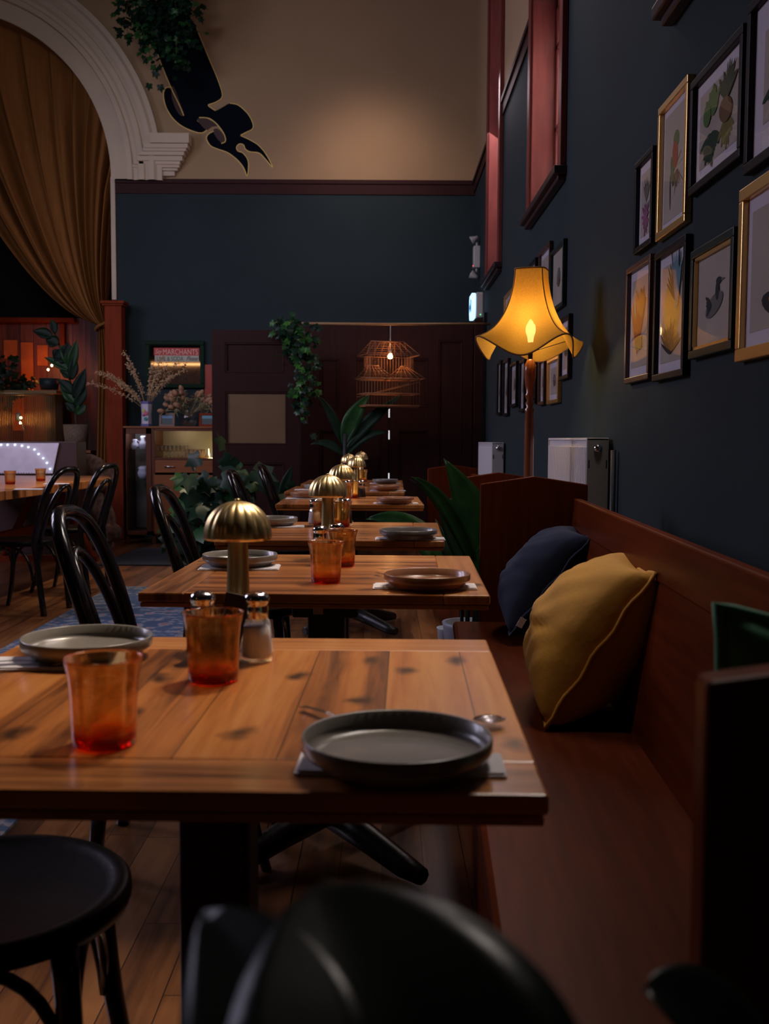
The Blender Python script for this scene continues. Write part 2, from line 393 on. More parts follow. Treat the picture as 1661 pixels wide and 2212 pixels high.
# ================================================================== THE ROOM
WX, BY = 0.98, 11.45          # right wall, back wall
XL, ZC, YF = -5.9, 6.2, -2.5
struct('floor', bx(XL-.3, WX+.4, YF, 14.2, -0.1, 0.0), m_floor)
struct('ceiling', bx(XL-.3, WX+.4, YF, 14.2, ZC, ZC+0.1), mat('cream_ceiling', (0.20,0.17,0.14), 0.9))
struct('wall_front', bx(XL, WX+.3, YF-.1, YF, 0, ZC), m_wblue)
struct('wall_left', bx(XL-.1, XL, YF, 14.2, 0, ZC), m_wblue)
RZ = P(1025, 391, Y=BY).z     # picture rail height
# right wall with three window openings
wins = []
for (xa, xb) in ((1052, 1076), (1143, 1206), (1448, 1700)):
    ya = WX*F/(xa-827.8); yb = WX*F/(xb-827.8); wins.append((yb, ya))
SZ = P(1143, 478, X=WX).z     # sill height
TZ = 5.3
bm = NB(); edges = [YF]
for (a, b) in sorted(wins): edges += [a, b]
edges.append(BY)
for i in range(0, len(edges), 2):
    box(bm, WX, WX+.3, edges[i], edges[i+1], 0, RZ, 0); box(bm, WX, WX+.3, edges[i], edges[i+1], RZ, ZC, 1)
for (a, b) in wins:
    box(bm, WX, WX+.3, a, b, 0, SZ, 0); box(bm, WX, WX+.3, a, b, TZ, ZC, 1)
struct('wall_right', bm, [m_wblue, m_wbeige])
m_frost = bpy.data.materials.new('obscured_window_glass'); m_frost.use_nodes = True; t_f = m_frost.node_tree; t_f.nodes.clear()
o_f = N(t_f, 'ShaderNodeOutputMaterial'); a_f = N(t_f, 'ShaderNodeBsdfTranslucent'); a_f.inputs[0].default_value = (.9,.86,.84,1); b_f = N(t_f, 'ShaderNodeBsdfTransparent'); x_f = N(t_f, 'ShaderNodeMixShader'); x_f.inputs[0].default_value = .5
L(t_f, b_f.outputs[0], x_f.inputs[1]); L(t_f, a_f.outputs[0], x_f.inputs[2]); L(t_f, x_f.outputs[0], o_f.inputs[0])
for k, (a, b) in enumerate(sorted(wins), 1):
    wroot = bpy.data.objects.new('window_%d' % k, None); COL.objects.link(wroot); wroot.location = (WX, (a+b)/2, SZ); wroot['kind'] = 'structure'
    h = TZ-SZ; hl = (b-a)/2
    bm = NB()   # reveal lining, casing
    box(bm, -.02, .28, hl-.03, hl, 0, h); box(bm, -.02, .28, -hl, -hl+.03, 0, h); box(bm, -.02, .28, -hl, hl, h-.03, h)
    box(bm, -.035, -.001, hl, hl+.10, -.02, h+.1); box(bm, -.035, -.001, -hl-.10, -hl, -.02, h+.1)
    obj('window_frame', bm, m_winwood, wroot, bevel=.004)
    bm = NB(); box(bm, -.07, .26, -hl-.12, hl+.12, -.045, 0); box(bm, -.045, -.001, -hl-.09, hl+.09, -.075, -.045)
    obj('window_sill', bm, mat('dark_sill_paint', (0.03,0.012,0.014), 0.4), wroot, bevel=.006)
    bm = NB(); x0, x1 = .13, .165
    for s in (-1, 1):
        y = s*(hl-.055); box(bm, x0, x1, y-.025, y+.025, 0, h-.03)
    box(bm, x0, x1, -.022, .022, 0, h-.03)
    for z in (0.02, .52, 1.04, 1.30, 1.82, 2.34): box(bm, x0, x1, -hl+.03, hl-.03, z, z+(.10 if z in (.02, 1.30) else .035))
    obj('glazing_bars', bm, m_winwood, wroot, bevel=.003)
    obj('pane', bx(.146, .150, -hl+.04, hl-.04, .0, h-.04), m_frost, wroot)
bm = NB(); ee = sorted([YF] + [q for (a, b) in wins for q in (a-.10, b+.10)] + [BY])
for i in range(0, len(ee)-1, 2):
    if ee[i+1] > ee[i]:
        box(bm, WX-.03, WX, ee[i], ee[i+1], RZ-.035, RZ); box(bm, WX-.015, WX, ee[i], ee[i+1], RZ-.13, RZ-.035)
struct('trim_1', bm, m_trim)

# back wall with the stage arch
AC = P(-109, 381, Y=BY); AR = (P(241, 381, Y=BY)-AC).x; XR = AC.x+AR
bm = NB(); TH = .35
def wallq(x0, x1, z0, z1):
    for (za, zb, mi) in ((z0, min(z1, RZ), 0), (max(z0, RZ), z1, 1)):
        if zb > za: box(bm, x0, x1, BY, BY+TH, za, zb, mi)
wallq(XR, WX+.3, 0, ZC)
nA = 40
for i in range(nA):
    a0, a1 = PI*i/nA, PI*(i+1)/nA
    xa, xb = AC.x+AR*math.cos(a1), AC.x+AR*math.cos(a0); z0, z1 = AC.z+AR*math.sin(a1), AC.z+AR*math.sin(a0)
    v = [bm.verts.new(p) for p in ((xa,BY,z0),(xb,BY,z1),(xb,BY,ZC),(xa,BY,ZC),(xa,BY+TH,z0),(xb,BY+TH,z1),(xb,BY+TH,ZC),(xa,BY+TH,ZC))]
    for f in ((0,1,2,3),(5,4,7,6),(0,4,5,1)): bm.faces.new([v[j] for j in f]).material_index = 1
struct('wall_back', bm, [m_wblue, m_wbeige])
# picture rail on back wall
rl = P(249, 383, Y=BY).x
bm = NB(); box(bm, rl, WX, BY-.03, BY, RZ-.045, RZ); box(bm, rl, WX, BY-.015, BY, RZ-.155, RZ-.045)
struct('trim_2', bm, m_trim, bevel=.004)
# arch moulding swept along the arc and corner bead below it
PX = AR/350.0
prof = [(350,0),(350,.03),(386,.03),(388,.075),(398,.08),(401,.055),(408,.06),(414,.085),(424,.085),(427,.065),(436,.095),(446,.10),(452,.075),(462,.07),(463,0)]
bm = NB(); nS = 64; rings = []
for i in range(nS+1):
    a = -0.02+ (PI+.04)*i/nS
    rings.append([bm.verts.new((AC.x+r*PX*math.cos(a), BY-d, AC.z+r*PX*math.sin(a))) for r, d in prof])
for i in range(nS):
    for j in range(len(prof)-1):
        f = bm.faces.new((rings[i][j], rings[i][j+1], rings[i+1][j+1], rings[i+1][j]))
bmesh.ops.recalc_face_normals(bm, faces=bm.faces)
struct('trim_3', bm, m_plaster)
bm = NB()   # corner bead
box(bm, XR-.01, rl, BY-.02, BY+TH, P(245, 648, Y=BY).z, AC.z)
struct('trim_4', bm, m_plaster, bevel=.004)
# impost block of stepped mouldings
bm = NB()
def ib(xa, xb, ya, yb, d):
    a = P(xa, yb, Y=BY); b = P(xb, ya, Y=BY); box(bm, a.x, b.x, BY-d, BY, a.z, b.z)
ib(296,350,318,381,.035)
for q in ((330,414,296,317,.16),(318,411,318,327,.145),(314,407,327,333,.13),(304,402,333,341,.115),(300,398,342,352,.10),(292,392,352,359,.085),(288,390,359,365,.07),(284,386,366,371,.06),(277,379,372,381.5,.045)): ib(*q)
struct('trim_5', bm, m_plaster, bevel=.006)
# stage room behind
struct('wall_stage', bx(XL, XR+1.5, 14.0, 14.1, 0, ZC), m_dark)
struct('wall_stage_side', bx(XR+1.4, XR+1.5, BY+TH, 14.0, 0, ZC), m_dark)
struct('floor_stage', bx(XL, XR, BY+.05, 14.0, 0.001, 0.30), mat('stage_front_boards', (0.10,0.035,0.015), 0.5, noise=.3, nscale=4))

# painted ribbon on the beige wall
rib = thing('wall_mural', 'painted navy ribbon banner with gold edging on beige wall beside arch', 'mural', (0,0,0))
def mural(name, pts, m, d, parent):
    q = [P(x, y, Y=BY-.0005) for x, y in pts]; bm = NB()
    return obj(name, prism(bm, [(p.x, p.z) for p in q], 'y', BY-d, BY-.0002), m, parent)
m_navy = mat('navy_wall_paint', (0.004,0.006,0.011), 0.8, spec=0.03); m_goldp = mat('gold_wall_paint', (0.85,0.62,0.20), 0.5); m_brp = mat('brown_wall_paint', (0.06,0.028,0.022), 0.7)
def sm(pts, n=4):
    out = []; k = len(pts)
    for i in range(k):
        p0, p1, p2, p3 = [Vector(pts[(i+j) % k]) for j in (-1, 0, 1, 2)]
        for s in range(n):
            t = s/n; out.append(tuple(0.5*((2*p1)+(p2-p0)*t+(2*p0-5*p1+4*p2-p3)*t*t+(3*p1-p0-3*p2+p3)*t**3)))
    return out
body = [(290,35),(330,12),(372,-10),(425,62),(448,118),(470,170),(480,200),(478,213),(464,222),(450,227),(464,239),(480,232),(497,223),(515,227),(535,245),(546,265),(546,278),(534,285),(520,292),(524,300),(500,308),(487,306),(484,290),(470,270),(452,256),(432,254),(426,262),(442,272),(447,281),(436,287),(418,284),(392,272),(372,254),(358,230),(353,205),(358,190),(370,188),(352,150),(335,110)]
tail = [(462,283),(450,290),(446,300),(455,315),(470,322),(492,330),(512,345),(526,362),(534,381),(537,358),(534,342),(524,330),(514,326),(511,318),(517,311),(526,313),(530,322),(540,328),(560,331),(575,346),(589,362),(578,338),(560,315),(540,302),(520,293),(500,300),(480,302)]
mural('ribbon_body', sm(body, 3), m_navy, .0012, rib); mural('ribbon_tail', sm(tail, 3), m_navy, .0018, rib)
for pts in ([(340,115),(353,150),(372,195),(388,228),(397,250)], [(425,62),(448,118),(470,170),(480,200),(478,213),(464,222),(450,227),(458,234),(466,239)], [(371,188),(358,190),(353,205),(358,230),(372,254),(392,272),(418,284),(436,287),(447,281)],
            [(497,223),(515,227),(535,245),(546,265),(546,278),(534,285),(520,292)], [(430,254),(452,256),(470,270),(484,290),(487,305),(478,310)],
            [(462,283),(450,290),(446,300),(455,315),(470,322),(492,330),(512,345),(526,362),(534,381),(537,358),(534,342),(524,330),(514,326),(511,318),(517,311),(526,313),(530,322),(540,328),(560,331),(575,346),(589,362),(578,338),(560,315),(540,302),(520,293)]):
    k_ = len(pts); op = []
    for i_ in range(k_-1):
        p0, p1, p2, p3 = [Vector(pts[max(0, min(k_-1, i_+j_))]) for j_ in (-1, 0, 1, 2)]
        for s_ in range(4): t_ = s_/4; op.append(0.5*((2*p1)+(p2-p0)*t_+(2*p0-5*p1+4*p2-p3)*t_*t_+(3*p1-p0-3*p2+p3)*t_**3))
    op.append(Vector(pts[-1])); bm = NB(); tube(bm, [P(q_.x, q_.y, Y=BY-.002) for q_ in op], .0065, 5); obj('gold_edge', bm, m_goldp, rib)
mural('ribbon_underside', sm([(371,188),(377,190),(386,215),(396,240),(396,250),(388,248),(378,232),(371,210)], 3), m_brp, .003, rib)
mural('ribbon_underside', sm([(426,258),(440,254),(458,262),(470,272),(458,274),(447,281),(436,272)], 3), m_brp, .003, rib)
mural('ribbon_underside', sm([(460,282),(470,278),(484,292),(487,306),(478,308),(468,298)], 3), m_brp, .003, rib)

# ================================================================== BENCHES
def make_bench(name, label, length, loc, rotz, zc, zp, px0, px1, seat_d=0.40, z_back=0.90):
    t = thing(name, label, 'bench', loc, -rotz)
    obj('seat', bx(0, seat_d, .0, length, .415, .45), mat('seat_wood_shaded', (0.085,0.018,0.006), 0.34, noise=0.3, nscale=3, stretch=(14,1,14), spec=0.05), t, bevel=.014)  # same wood as the backrest; the seat's shade is put into its colour
    obj('front_board', bx(.03, .05, .02, length-.02, .0, .415), m_bench_v, t, bevel=.002)
    bm = NB(); prism(bm, [(seat_d-.035, .44), (seat_d-.015, .44), (seat_d+.035, z_back-.10), (seat_d+.015, z_back-.10)], 'y', .01, length-.01)
    b = obj('backrest', bm, m_bench, t)
    bm = NB(); prism(bm, [(seat_d+.010, z_back-.102), (seat_d+.036, z_back-.102), (seat_d+.050, z_back), (seat_d+.022, z_back)], 'y', .01, length-.01)
    obj('top_rail', bm, m_bench, t, bevel=.005)
    for s in (0, 1):
        y0 = -.03 if s == 0 else length-.0
        mid = (px0+px1)/2
        bm = NB(); prism(bm, [(px0,0),(px1,0),(px1,zc),(mid,zp),(px0,zc)], 'y', y0, y0+.03)
        obj('end_panel', bm, m_bench_v, t, bevel=.004)
    return t
A1 = 0.045
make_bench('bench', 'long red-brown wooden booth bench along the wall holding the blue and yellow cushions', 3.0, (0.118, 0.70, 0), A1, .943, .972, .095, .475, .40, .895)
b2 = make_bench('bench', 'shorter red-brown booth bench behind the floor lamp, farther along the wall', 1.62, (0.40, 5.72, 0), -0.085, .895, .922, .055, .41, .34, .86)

# ================================================================== TABLES
def make_table(nx, ny, label, planks='Y', rot=0.028):
    """nx, ny: the near right corner; local origin = centre on the floor"""
    Wd = .80; c = Vector((nx, ny, 0)) + Matrix.Rotation(-rot, 3, 'Z') @ Vector((-Wd/2, Wd/2, 0))
    t = thing('dining_table', label, 'table', c, -rot, 'square timber tables in the row')
    h = Wd/2; e = .105; z0, z1 = .716, .75
    bm = NB()
    if planks == 'Y':
        box(bm, -h, h, -h+e, h-e, z0+.012, z1); obj('tabletop', bm, m_topY, t, bevel=.003)
        for s in (-1, 1):
            obj('end_board', bx(-h, h, min(s*h, s*(h-e)), max(s*h, s*(h-e)), z0+.012, z1), m_endX, t, bevel=.004)
    else:
        box(bm, -h+e, h-e, -h, h, z0+.012, z1); obj('tabletop', bm, m_topX, t, bevel=.003)
        for s in (-1, 1):
            obj('end_board', bx(min(s*h, s*(h-e)), max(s*h, s*(h-e)), -h, h, z0+.012, z1), m_endY, t, bevel=.004)
    obj('edge_lipping', bx(-h+.004, h-.004, -h+.004, h-.004, z0, z0+.0105), m_endX, t, bevel=.002)
    bm = NB(); box(bm, -.085, .085, -.085, .085, .64, z0); box(bm, -.25, .25, -.03, .03, .69, z0); obj('mounting_block', bm, m_iron, t, bevel=.006)
    bm = NB(); box(bm, -.048, .048, -.048, .048, .08, .66); obj('column', bm, m_iron, t, bevel=.008)
    for k in range(4):
        a = PI/4+k*PI/2; bm = NB(); d = Vector((math.cos(a), math.sin(a), 0))
        tube(bm, [d*.02+Vector((0,0,.10)), d*.15+Vector((0,0,.075)), d*.30+Vector((0,0,.04)), d*.36+Vector((0,0,.032))], [.04,.036,.030,.022], 8)
        obj('foot', bm, m_iron, t)
    return t
tb = [(.166, 1.003, 'timber table nearest the camera with knotty boards and two amber glasses', 'Y', .022),
      (.243, 2.319, 'second timber table from the camera with a brown plate on its right', 'X', .026),
      (.214, 3.568, 'third timber table from the camera with a dark grey plate on its right', 'X', .022),
      (.222, 5.57, 'fourth timber table from the camera, brightly lit around its brown plate', 'X', -.010),
      (.143, 6.88, 'fifth timber table from the camera, partly behind the fourth', 'X', .01),
      (.157, 8.10, 'farthest timber table of the row, in front of the dark door', 'X', .01)]
tables = [make_table(*a) for a in tb]
st = obj('sticker', bx(-.03, -.004, -.0865, -.0855, .65, .69), mat('white_sticker', (.5,.42,.4), .7), tables[1])
st['label'] = 'small white sticker on the block'
for n_, (x_) in enumerate((-.026, -.020, -.013)):
    pass

# ================================================================== BENTWOOD CHAIRS
def make_chair(label):
    """sitter faces +X; origin on floor under the seat centre"""
    t = thing('bentwood_chair', label, 'chair', (0,0,0), 0, 'black bentwood chairs')
    bm = NB(); lathe(bm, [(0,.452),(.165,.452),(.178,.458),(.186,.461),(.196,.461),(.203,.455),(.204,.440),(.200,.428),(.185,.425),(0,.430)], 48)
    obj('seat', bm, m_seat, t)
    # outer hoop: runs from rear leg feet up over the top
    def hoop(w0, wt, zt, lean, x_base, r, zb=None):
        pts = []
        left = bez([(x_base-.05, -w0*.92, zb if zb is not None else 0.0), (x_base, -w0, .45)], 4)[:-1] if zb is None else []
        for p in left: pts.append(p)
        arc = bez([(x_base, -w0, .45), (x_base-lean*.35, -w0*1.12, .70), (x_base-lean*.9, -wt*1.25, zt+.02), (x_base-lean, 0, zt+.004)], 12)
        pts += arc
        full = pts + [Vector((p.x, -p.y, p.z)) for p in reversed(pts[:-1])]
        bm = NB(); tube(bm, full, r, 10); return bm
    obj('back_hoop', hoop(.175, .18, .90, .16, -.185, .0195), m_black, t)
    bm = NB(); arc = bez([(-.185, -.105, .45), (-.235, -.115, .66), (-.315, -.10, .80), (-.315, 0, .80)], 12)
    tube(bm, arc + [Vector((p.x, -p.y, p.z)) for p in reversed(arc[:-1])], .0145, 10); obj('inner_hoop', bm, m_black, t)
    for s in (-1, 1):
        bm = NB(); tube(bm, bez([(.135, s*.13, .43), (.145, s*.138, .30), (.150, s*.145, .15), (.205, s*.165, 0)], 8), [.019,.018,.017,.0165,.016,.0155,.015,.014,.013], 10)
        obj('leg', bm, m_black, t)
    for s in (-1, 1):
        bm = NB(); tube(bm, bez([(.142, s*.138, .22), (.13, s*.13, .40), (.02, s*.165, .42)], 8), .009, 6)
        tube(bm, bez([(-.165, s*.165, .22), (-.15, s*.16, .40), (-.03, s*.165, .42)], 8), .009, 6)
        obj('leg_brace', bm, m_black, t)
    bm = NB(); tube(bm, bez([(.145, -.138, .22), (.14, -.12, .41), (.14, 0, .42), (.14, .12, .41), (.145, .138, .22)], 10), .009, 6)
    obj('leg_brace', bm, m_black, t)
    return t
ch = make_chair('black bentwood chair seat beside the nearest table, its back outside the photo')
ch.location = (-.565, 1.44, 0); ch.rotation_euler = (0,0,.1)
chairs = [((-.50, 2.74, 0), .02, 'black bentwood chair at the left side of the second table'),
          ((-.53, 4.00, 0), .00, 'black bentwood chair at the left side of the third table, before the cabinet'),
          ((-.55, 6.05, 0), .02, 'black bentwood chair at the left of the fourth table, beside the ivy'),
          ((-.53, 7.35, 0), .0, 'black bentwood chair at the left of the fifth table, before the brown door'),
          ((-2.29, 6.55, 0), 2.95, 'nearer black bentwood chair at the left dining table'),
          ((-2.27, 7.45, 0), 2.95, 'farther black bentwood chair at the left dining table, before the driftwood')]
for loc, rz, lab in chairs: copy_tree(ch, loc, rz, lab)

# ================================================================== TABLEWARE
def make_plate(m, label, px, py, zb=.7565):
    rim = zb+.028; c = P(px, py, Z=rim)
    bm = NB(); R = .102
    prof = [(0,0),(.082,0),(.085,.002),(.095,.010),(.0985,.0115),(.1005,.0135),(R,.016),(R,.0285),(R-.0010,.030),(R-.0036,.0288),(.0975,.016),(.092,.0095),(.082,.0075),(0,.007)]
    lathe(bm, prof, 56)
    o = obj('plate', bm, m, loc=(c.x, c.y, zb)); tag(o, label, 'plate', 'stoneware plates'); return o
plates = [(m_pdark, 'large dark grey plate on the right of the nearest table', 857.5, 1589), (m_pgrey, 'grey plate at the far left of the nearest table', 188, 1375),
 (m_pbrown, 'shiny brown plate on the right of the second table', 922.5, 1239), (m_pgrey, 'grey plate behind the brass lamp on the left of the second table', 518.5, 1197),
 (m_pdark, 'dark grey plate on the right of the third table', 882, 1144), (m_pgrey, 'grey plate on the left of the third table', 588, 1118),
 (m_pbrown, 'brown plate under bright light on the right of the fourth table', 853.5, 1074.5), (m_pbrown, 'brown plate on the left of the fourth table', 664, 1064),
 (m_pbrown, 'dim brown plate on the right of the fifth table', 831, 1049.5), (m_pgrey, 'grey plate on the left of the fifth table', 688, 1047),
 (m_pdark, 'dark plate on the right of the farthest table', 832, 1035.5)]
plate_o = [make_plate(*p) for p in plates]
def make_napkin(i, label, dx, dy, rz, w=.245, d=.085):
    c = plate_o[i].location; bm = NB()
    def f(u, v):
        x = (u-.5)*w; y = (v-.5)*d
        return (x, y, .0022+.0007*math.sin(9*u+5*v)+.0006*math.sin(23*u))
    bm = NB(); box(bm, -w/2, w/2, -d/2, d/2, 0, .0024); box(bm, -w/2+.004, w/2-.002, -d/2+.003, d/2-.004, .0026, .0050)
    bmesh.ops.subdivide_edges(bm, edges=bm.edges, cuts=3, use_grid_fill=True)
    for v in bm.verts: v.co.z += .0004*math.sin(60*v.co.x) if v.co.z > .001 else 0
    o = obj('napkin', bm, m_nap, loc=(c.x+dx, c.y+dy, .7504), rot=(0,0,rz), bevel=.0008)
    tag(o, label, 'napkin', 'folded white napkins'); return o
naps = [(0, 'folded white napkin under the large dark grey plate', .004, .004, -.03, .222, .075), (1, 'folded white napkin under the far left plate of the nearest table', -.05, -.055, .02, .26, .085),
 (2, 'folded white napkin under the shiny brown plate', -.005, .012, -.02), (3, 'folded white napkin under the grey plate of the second table', .004, -.035, .04, .215, .11),
 (4, 'folded white napkin under the dark grey plate of the third table', .006, .0, 0), (5, 'folded white napkin under the left plate of the third table', .01, -.05, .05),
 (6, 'folded white napkin under the brightly lit brown plate', .004, .0, .0), (7, 'folded white napkin before the left plate of the fourth table', .0, -.06, .0),
 (8, 'folded white napkin under the dim brown plate of the fifth table', .02, -.02, .0), (9, 'folded white napkin beside the left plate of the fifth table', -.04, -.06, .0), (10, 'folded white napkin under the dark plate of the farthest table', .0, .0, .0)]
for a in naps: make_napkin(*a)
def make_fork(label, a, b, z=.7575, kind='fork'):
    """lies from handle end a to head end b (XY pairs)"""
    A = Vector((a[0], a[1], 0)); B = Vector((b[0], b[1], 0)); d = (B-A); ln = d.length
    t = thing(kind, label, kind, (A.x, A.y, z), math.atan2(d.y, d.x), 'steel cutlery on the napkins')
    bm = NB()
    grid(bm, lambda u, v: (u*ln*.68, (v-.5)*(.012-.007*u), .0015+.003*math.sin(PI*u)), 12, 4)
    bmesh.ops.solidify(bm, geom=bm.faces[:], thickness=.0018)
    obj('handle', bm, m_steel, t, smooth=True)
    bm = NB()
    if kind == 'fork':
        grid(bm, lambda u, v: (ln*(.66+.16*u), (v-.5)*(.006+.018*math.sin(PI/2*u)), .0015+.002*u), 6, 6)
        for k in range(4):
            y = (k-1.5)*.0058; tube(bm, [(ln*.81, y, .0035), (ln*.9, y, .003), (ln, y, .006)], [.0014,.0013,.0008], 5)
        bmesh.ops.solidify(bm, geom=[f for f in bm.faces if len(f.verts) == 4 and f.calc_area() > 1e-5], thickness=.0014)
        obj('tines', bm, m_steel, t, smooth=True)
    elif kind == 'spoon':
        grid(bm, lambda u, v: (ln*(.66+.34*u), (v-.5)*.038*math.sqrt(max(0.02, math.sin(PI*(.06+.9*u)))), .005-.004*math.sin(PI*u)*math.sin(PI*v)), 14, 8)
        bmesh.ops.solidify(bm, geom=bm.faces[:], thickness=.0012); obj('bowl', bm, m_steel, t, smooth=True)
    else:
        prism(bm, [(ln*.66,-.006),(ln*.95,-.009),(ln,-.002),(ln*.98,.004),(ln*.66,.006)], 'z', .001, .0028); obj('blade', bm, m_steel, t, bevel=.0004)
    return t
c0 = plate_o[0].location
q = P(655, 1526, Z=.765); q2 = P(745, 1562, Z=.757)
# cutlery peeking out on both sides of the near plate
def cut(label, pa, pb, kind, z=.7575):
    a = P(*pa, Z=z); b = P(*pb, Z=z); return make_fork(label, (a.x, a.y), (b.x, b.y), z, kind)
cut('steel fork with its handle sticking out left of the large dark grey plate', (652, 1528), (800, 1580), 'fork', .7545)
cut('steel spoon with its bowl sticking out right of the large dark grey plate', (930, 1590), (1082, 1556), 'spoon', .7545)
cut('steel knife lying on the napkin in front of the far left plate', (-40, 1436), (150, 1428), 'knife', .7558)
cut('steel fork lying on the far left napkin beside the knife', (-40, 1446), (140, 1437), 'fork', .7558)
cut('steel fork sticking out left of the shiny brown plate', (812, 1238), (880, 1262), 'fork', .7545)
cut('steel knife on the napkin of the second table before the grey plate', (427, 1214), (560, 1208), 'knife', .7558)

def make_glass(label):
    t = thing('amber_tumbler', label, 'glass', (0,0,0), 0, 'amber glass tumblers')
    H = .100; out = [(0,0),(.033,0),(.0355,.002),(.0362,.010),(.037,.030),(.038,.060),(.040,.080),(.0440,H-.003),(.0448,H)]
    inn = [(.0438,H+.0006),(.0424,H-.002),(.0382,.080),(.0362,.060),(.0352,.032),(.0335,.0165),(.028,.0125),(0,.0115)]
    bm = NB(); lathe(bm, out+inn, 64); o = obj('cup', bm, m_amber, t); return t
g0 = make_glass('amber glass tumbler at the near left of the nearest table')
def gpos(px, py): c = P(px, py, Z=.7508); return (c.x, c.y, .7508)
def gbot(px, py, r=.036):
    c = P(px, py, Z=.7508); y = c.y+r; return (c.x*y/c.y, y, .7508)
g0.location = gbot(226, 1626)
for px, py, lab in ((461, 1482, 'amber glass tumbler in front of the pepper shaker on the nearest table'), (704, 1262, 'front amber tumbler on the second table'),
    (738, 1226, 'amber tumbler on the second table behind the front one, beside a shaker'), (697, 1138, 'left amber tumbler on the third table behind the brass lamp'), (736, 1139, 'right amber tumbler on the third table'),
    (763, 1076, 'amber tumbler on the fourth table standing before the brass lamp'), (744, 1084, 'amber tumbler at the near edge of the fourth table'), (783, 1041, 'amber tumbler on the farthest table')):
    copy_tree(g0, gbot(px, py), 0, lab)

def make_shaker(kind, label):
    t = thing(kind+'_shaker', label, kind+' shaker', (0,0,0), 0, kind+' shakers on the tables')
    ph = [(0,0),(.0235,0),(.0258,.004),(.0262,.012),(.0215,.058),(.0185,.066),(.0165,.070),(.0165,.076)]
    pin = [(.0148,.076),(.0148,.069),(.0190,.060),(.0230,.014),(.021,.007),(0,.006)]
    def md(a): return 1.0/math.cos(((a+PI/8) % (PI/4))-PI/8) * .97
    bm = NB(); lathe(bm, ph+pin, 48, mod=md); obj('bottle', bm, m_clear, t, auto=.35)
    bm = NB(); lathe(bm, [(0,.0065),(.0212,.0072),(.0236,.014),(.0215,.040),(.0198,.054),(.010,.0575),(0,.056)], 32, mod=md)
    obj('salt' if kind == 'salt' else 'pepper', bm, m_salt if kind == 'salt' else m_pepper, t)
    bm = NB(); lathe(bm, [(.0182,.068),(.0188,.070),(.0188,.086),(.0178,.090),(.0195,.0925),(.0205,.098),(.0185,.104),(.011,.1085),(0,.110)], 32)
    obj('lid', bm, m_chrome, t); return t
s0 = make_shaker('salt', 'glass salt shaker with chrome lid right of the nearest brass lamp'); s0.location = gbot(555, 1434, .026)
p0 = make_shaker('pepper', 'pepper shaker with chrome lid behind the amber tumbler on the nearest table'); p0.location = gbot(439, 1432, .026)
for px, py, lab in ((691, 1222, 'salt shaker left of the tumblers on the second table'), (679, 1137, 'salt shaker left of the brass lamp on the third table'), (752, 1077, 'salt shaker on the fourth table left of its lamp')):
    copy_tree(s0, gbot(px, py, .026), 0, lab)
for px, py, lab in ((728, 1213, 'pepper shaker behind the right tumbler on the second table'), (748, 1135, 'pepper shaker right of the brass lamp on the third table'), (781, 1077, 'pepper shaker on the fourth table right of its tumbler')):
    copy_tree(p0, gbot(px, py, .026), 0, lab)
# small black card clip behind the pepper shaker
c = P(482, 1300, Y=1.605); t = thing('card_holder', 'small black card leaning between pepper shaker and the nearest brass lamp', 'card holder', (c.x, c.y, .751), .1)
obj('card', bx(-.020, .020, -.002, .002, .004, .108), m_blk, t, rot=(-.08, .22, 0), bevel=.001)
obj('stand', bx(-.022, .022, -.008, .008, 0, .010), m_blk, t, bevel=.002)

def make_mush(label):
    t = thing('mushroom_lamp', label, 'table lamp', (0,0,0), 0, 'brass mushroom table lamps')
    bm = NB(); lathe(bm, [(0,0),(.046,0),(.048,.003),(.048,.008),(.045,.012),(.024,.016),(.0215,.020),(.0165,.185),(.0165,.205),(0,.205)], 40)
    obj('stem', bm, m_brass, t, auto=.6)
    bm = NB(); prof = []
    for i in range(15):
        a = (PI/2)*i/14; prof.append((max(0.0008, .0565*math.sin(a)**.92) if i else 0, .183+.062*math.cos(a)**.95 if i < 14 else .181))
    nfl = 16
    def md(a): return 1+.050*abs(math.sin(nfl*a/2))-.02
    def dome(u, v):
        a = 2*PI*u; q_ = v*(len(prof)-1); i_ = min(int(q_), len(prof)-2); f_ = q_-i_
        r = prof[i_][0]*(1-f_)+prof[i_+1][0]*f_; z = prof[i_][1]*(1-f_)+prof[i_+1][1]*f_
        amp = .055*math.sin(PI*min(1, v*.90))**.7
        r *= 1+amp*(abs(math.sin(nfl*a/2))-.6); return (r*math.cos(a), r*math.sin(a), z)
    grid(bm, dome, 192, 28); bmesh.ops.remove_doubles(bm, verts=bm.verts, dist=1e-5); bmesh.ops.recalc_face_normals(bm, faces=bm.faces); o = obj('shade', bm, m_brass, t)
    s = o.modifiers.new('s', 'SOLIDIFY'); s.thickness = .001; s.offset = -1
    bm = NB(); lathe(bm, [(.0,.2455),(.0045,.246),(.004,.2485),(0,.2495)], 16); obj('finial', bm, m_brass, t)
    return t
mm = make_mush('nearest brass mushroom lamp with fluted dome, on the nearest table')
c = P(514, 1410, Z=.7508); mm.location = (P(514, 1200, Y=1.735).x, 1.735, .7508)
for px, Y, lab in ((708, 3.03, 'brass mushroom lamp on the second table'), (738, 4.31, 'brass mushroom lamp on the third table'), (770, 6.28, 'brass mushroom lamp on the fourth table'),
                   (753, 7.45, 'brass mushroom lamp on the fifth table, its dome left of the lamp in front'), (780, 8.7, 'brass mushroom lamp on the farthest table, peeking out at right')):
    copy_tree(mm, (P(px, 1050, Y=Y).x, Y, .7508), .3, lab)

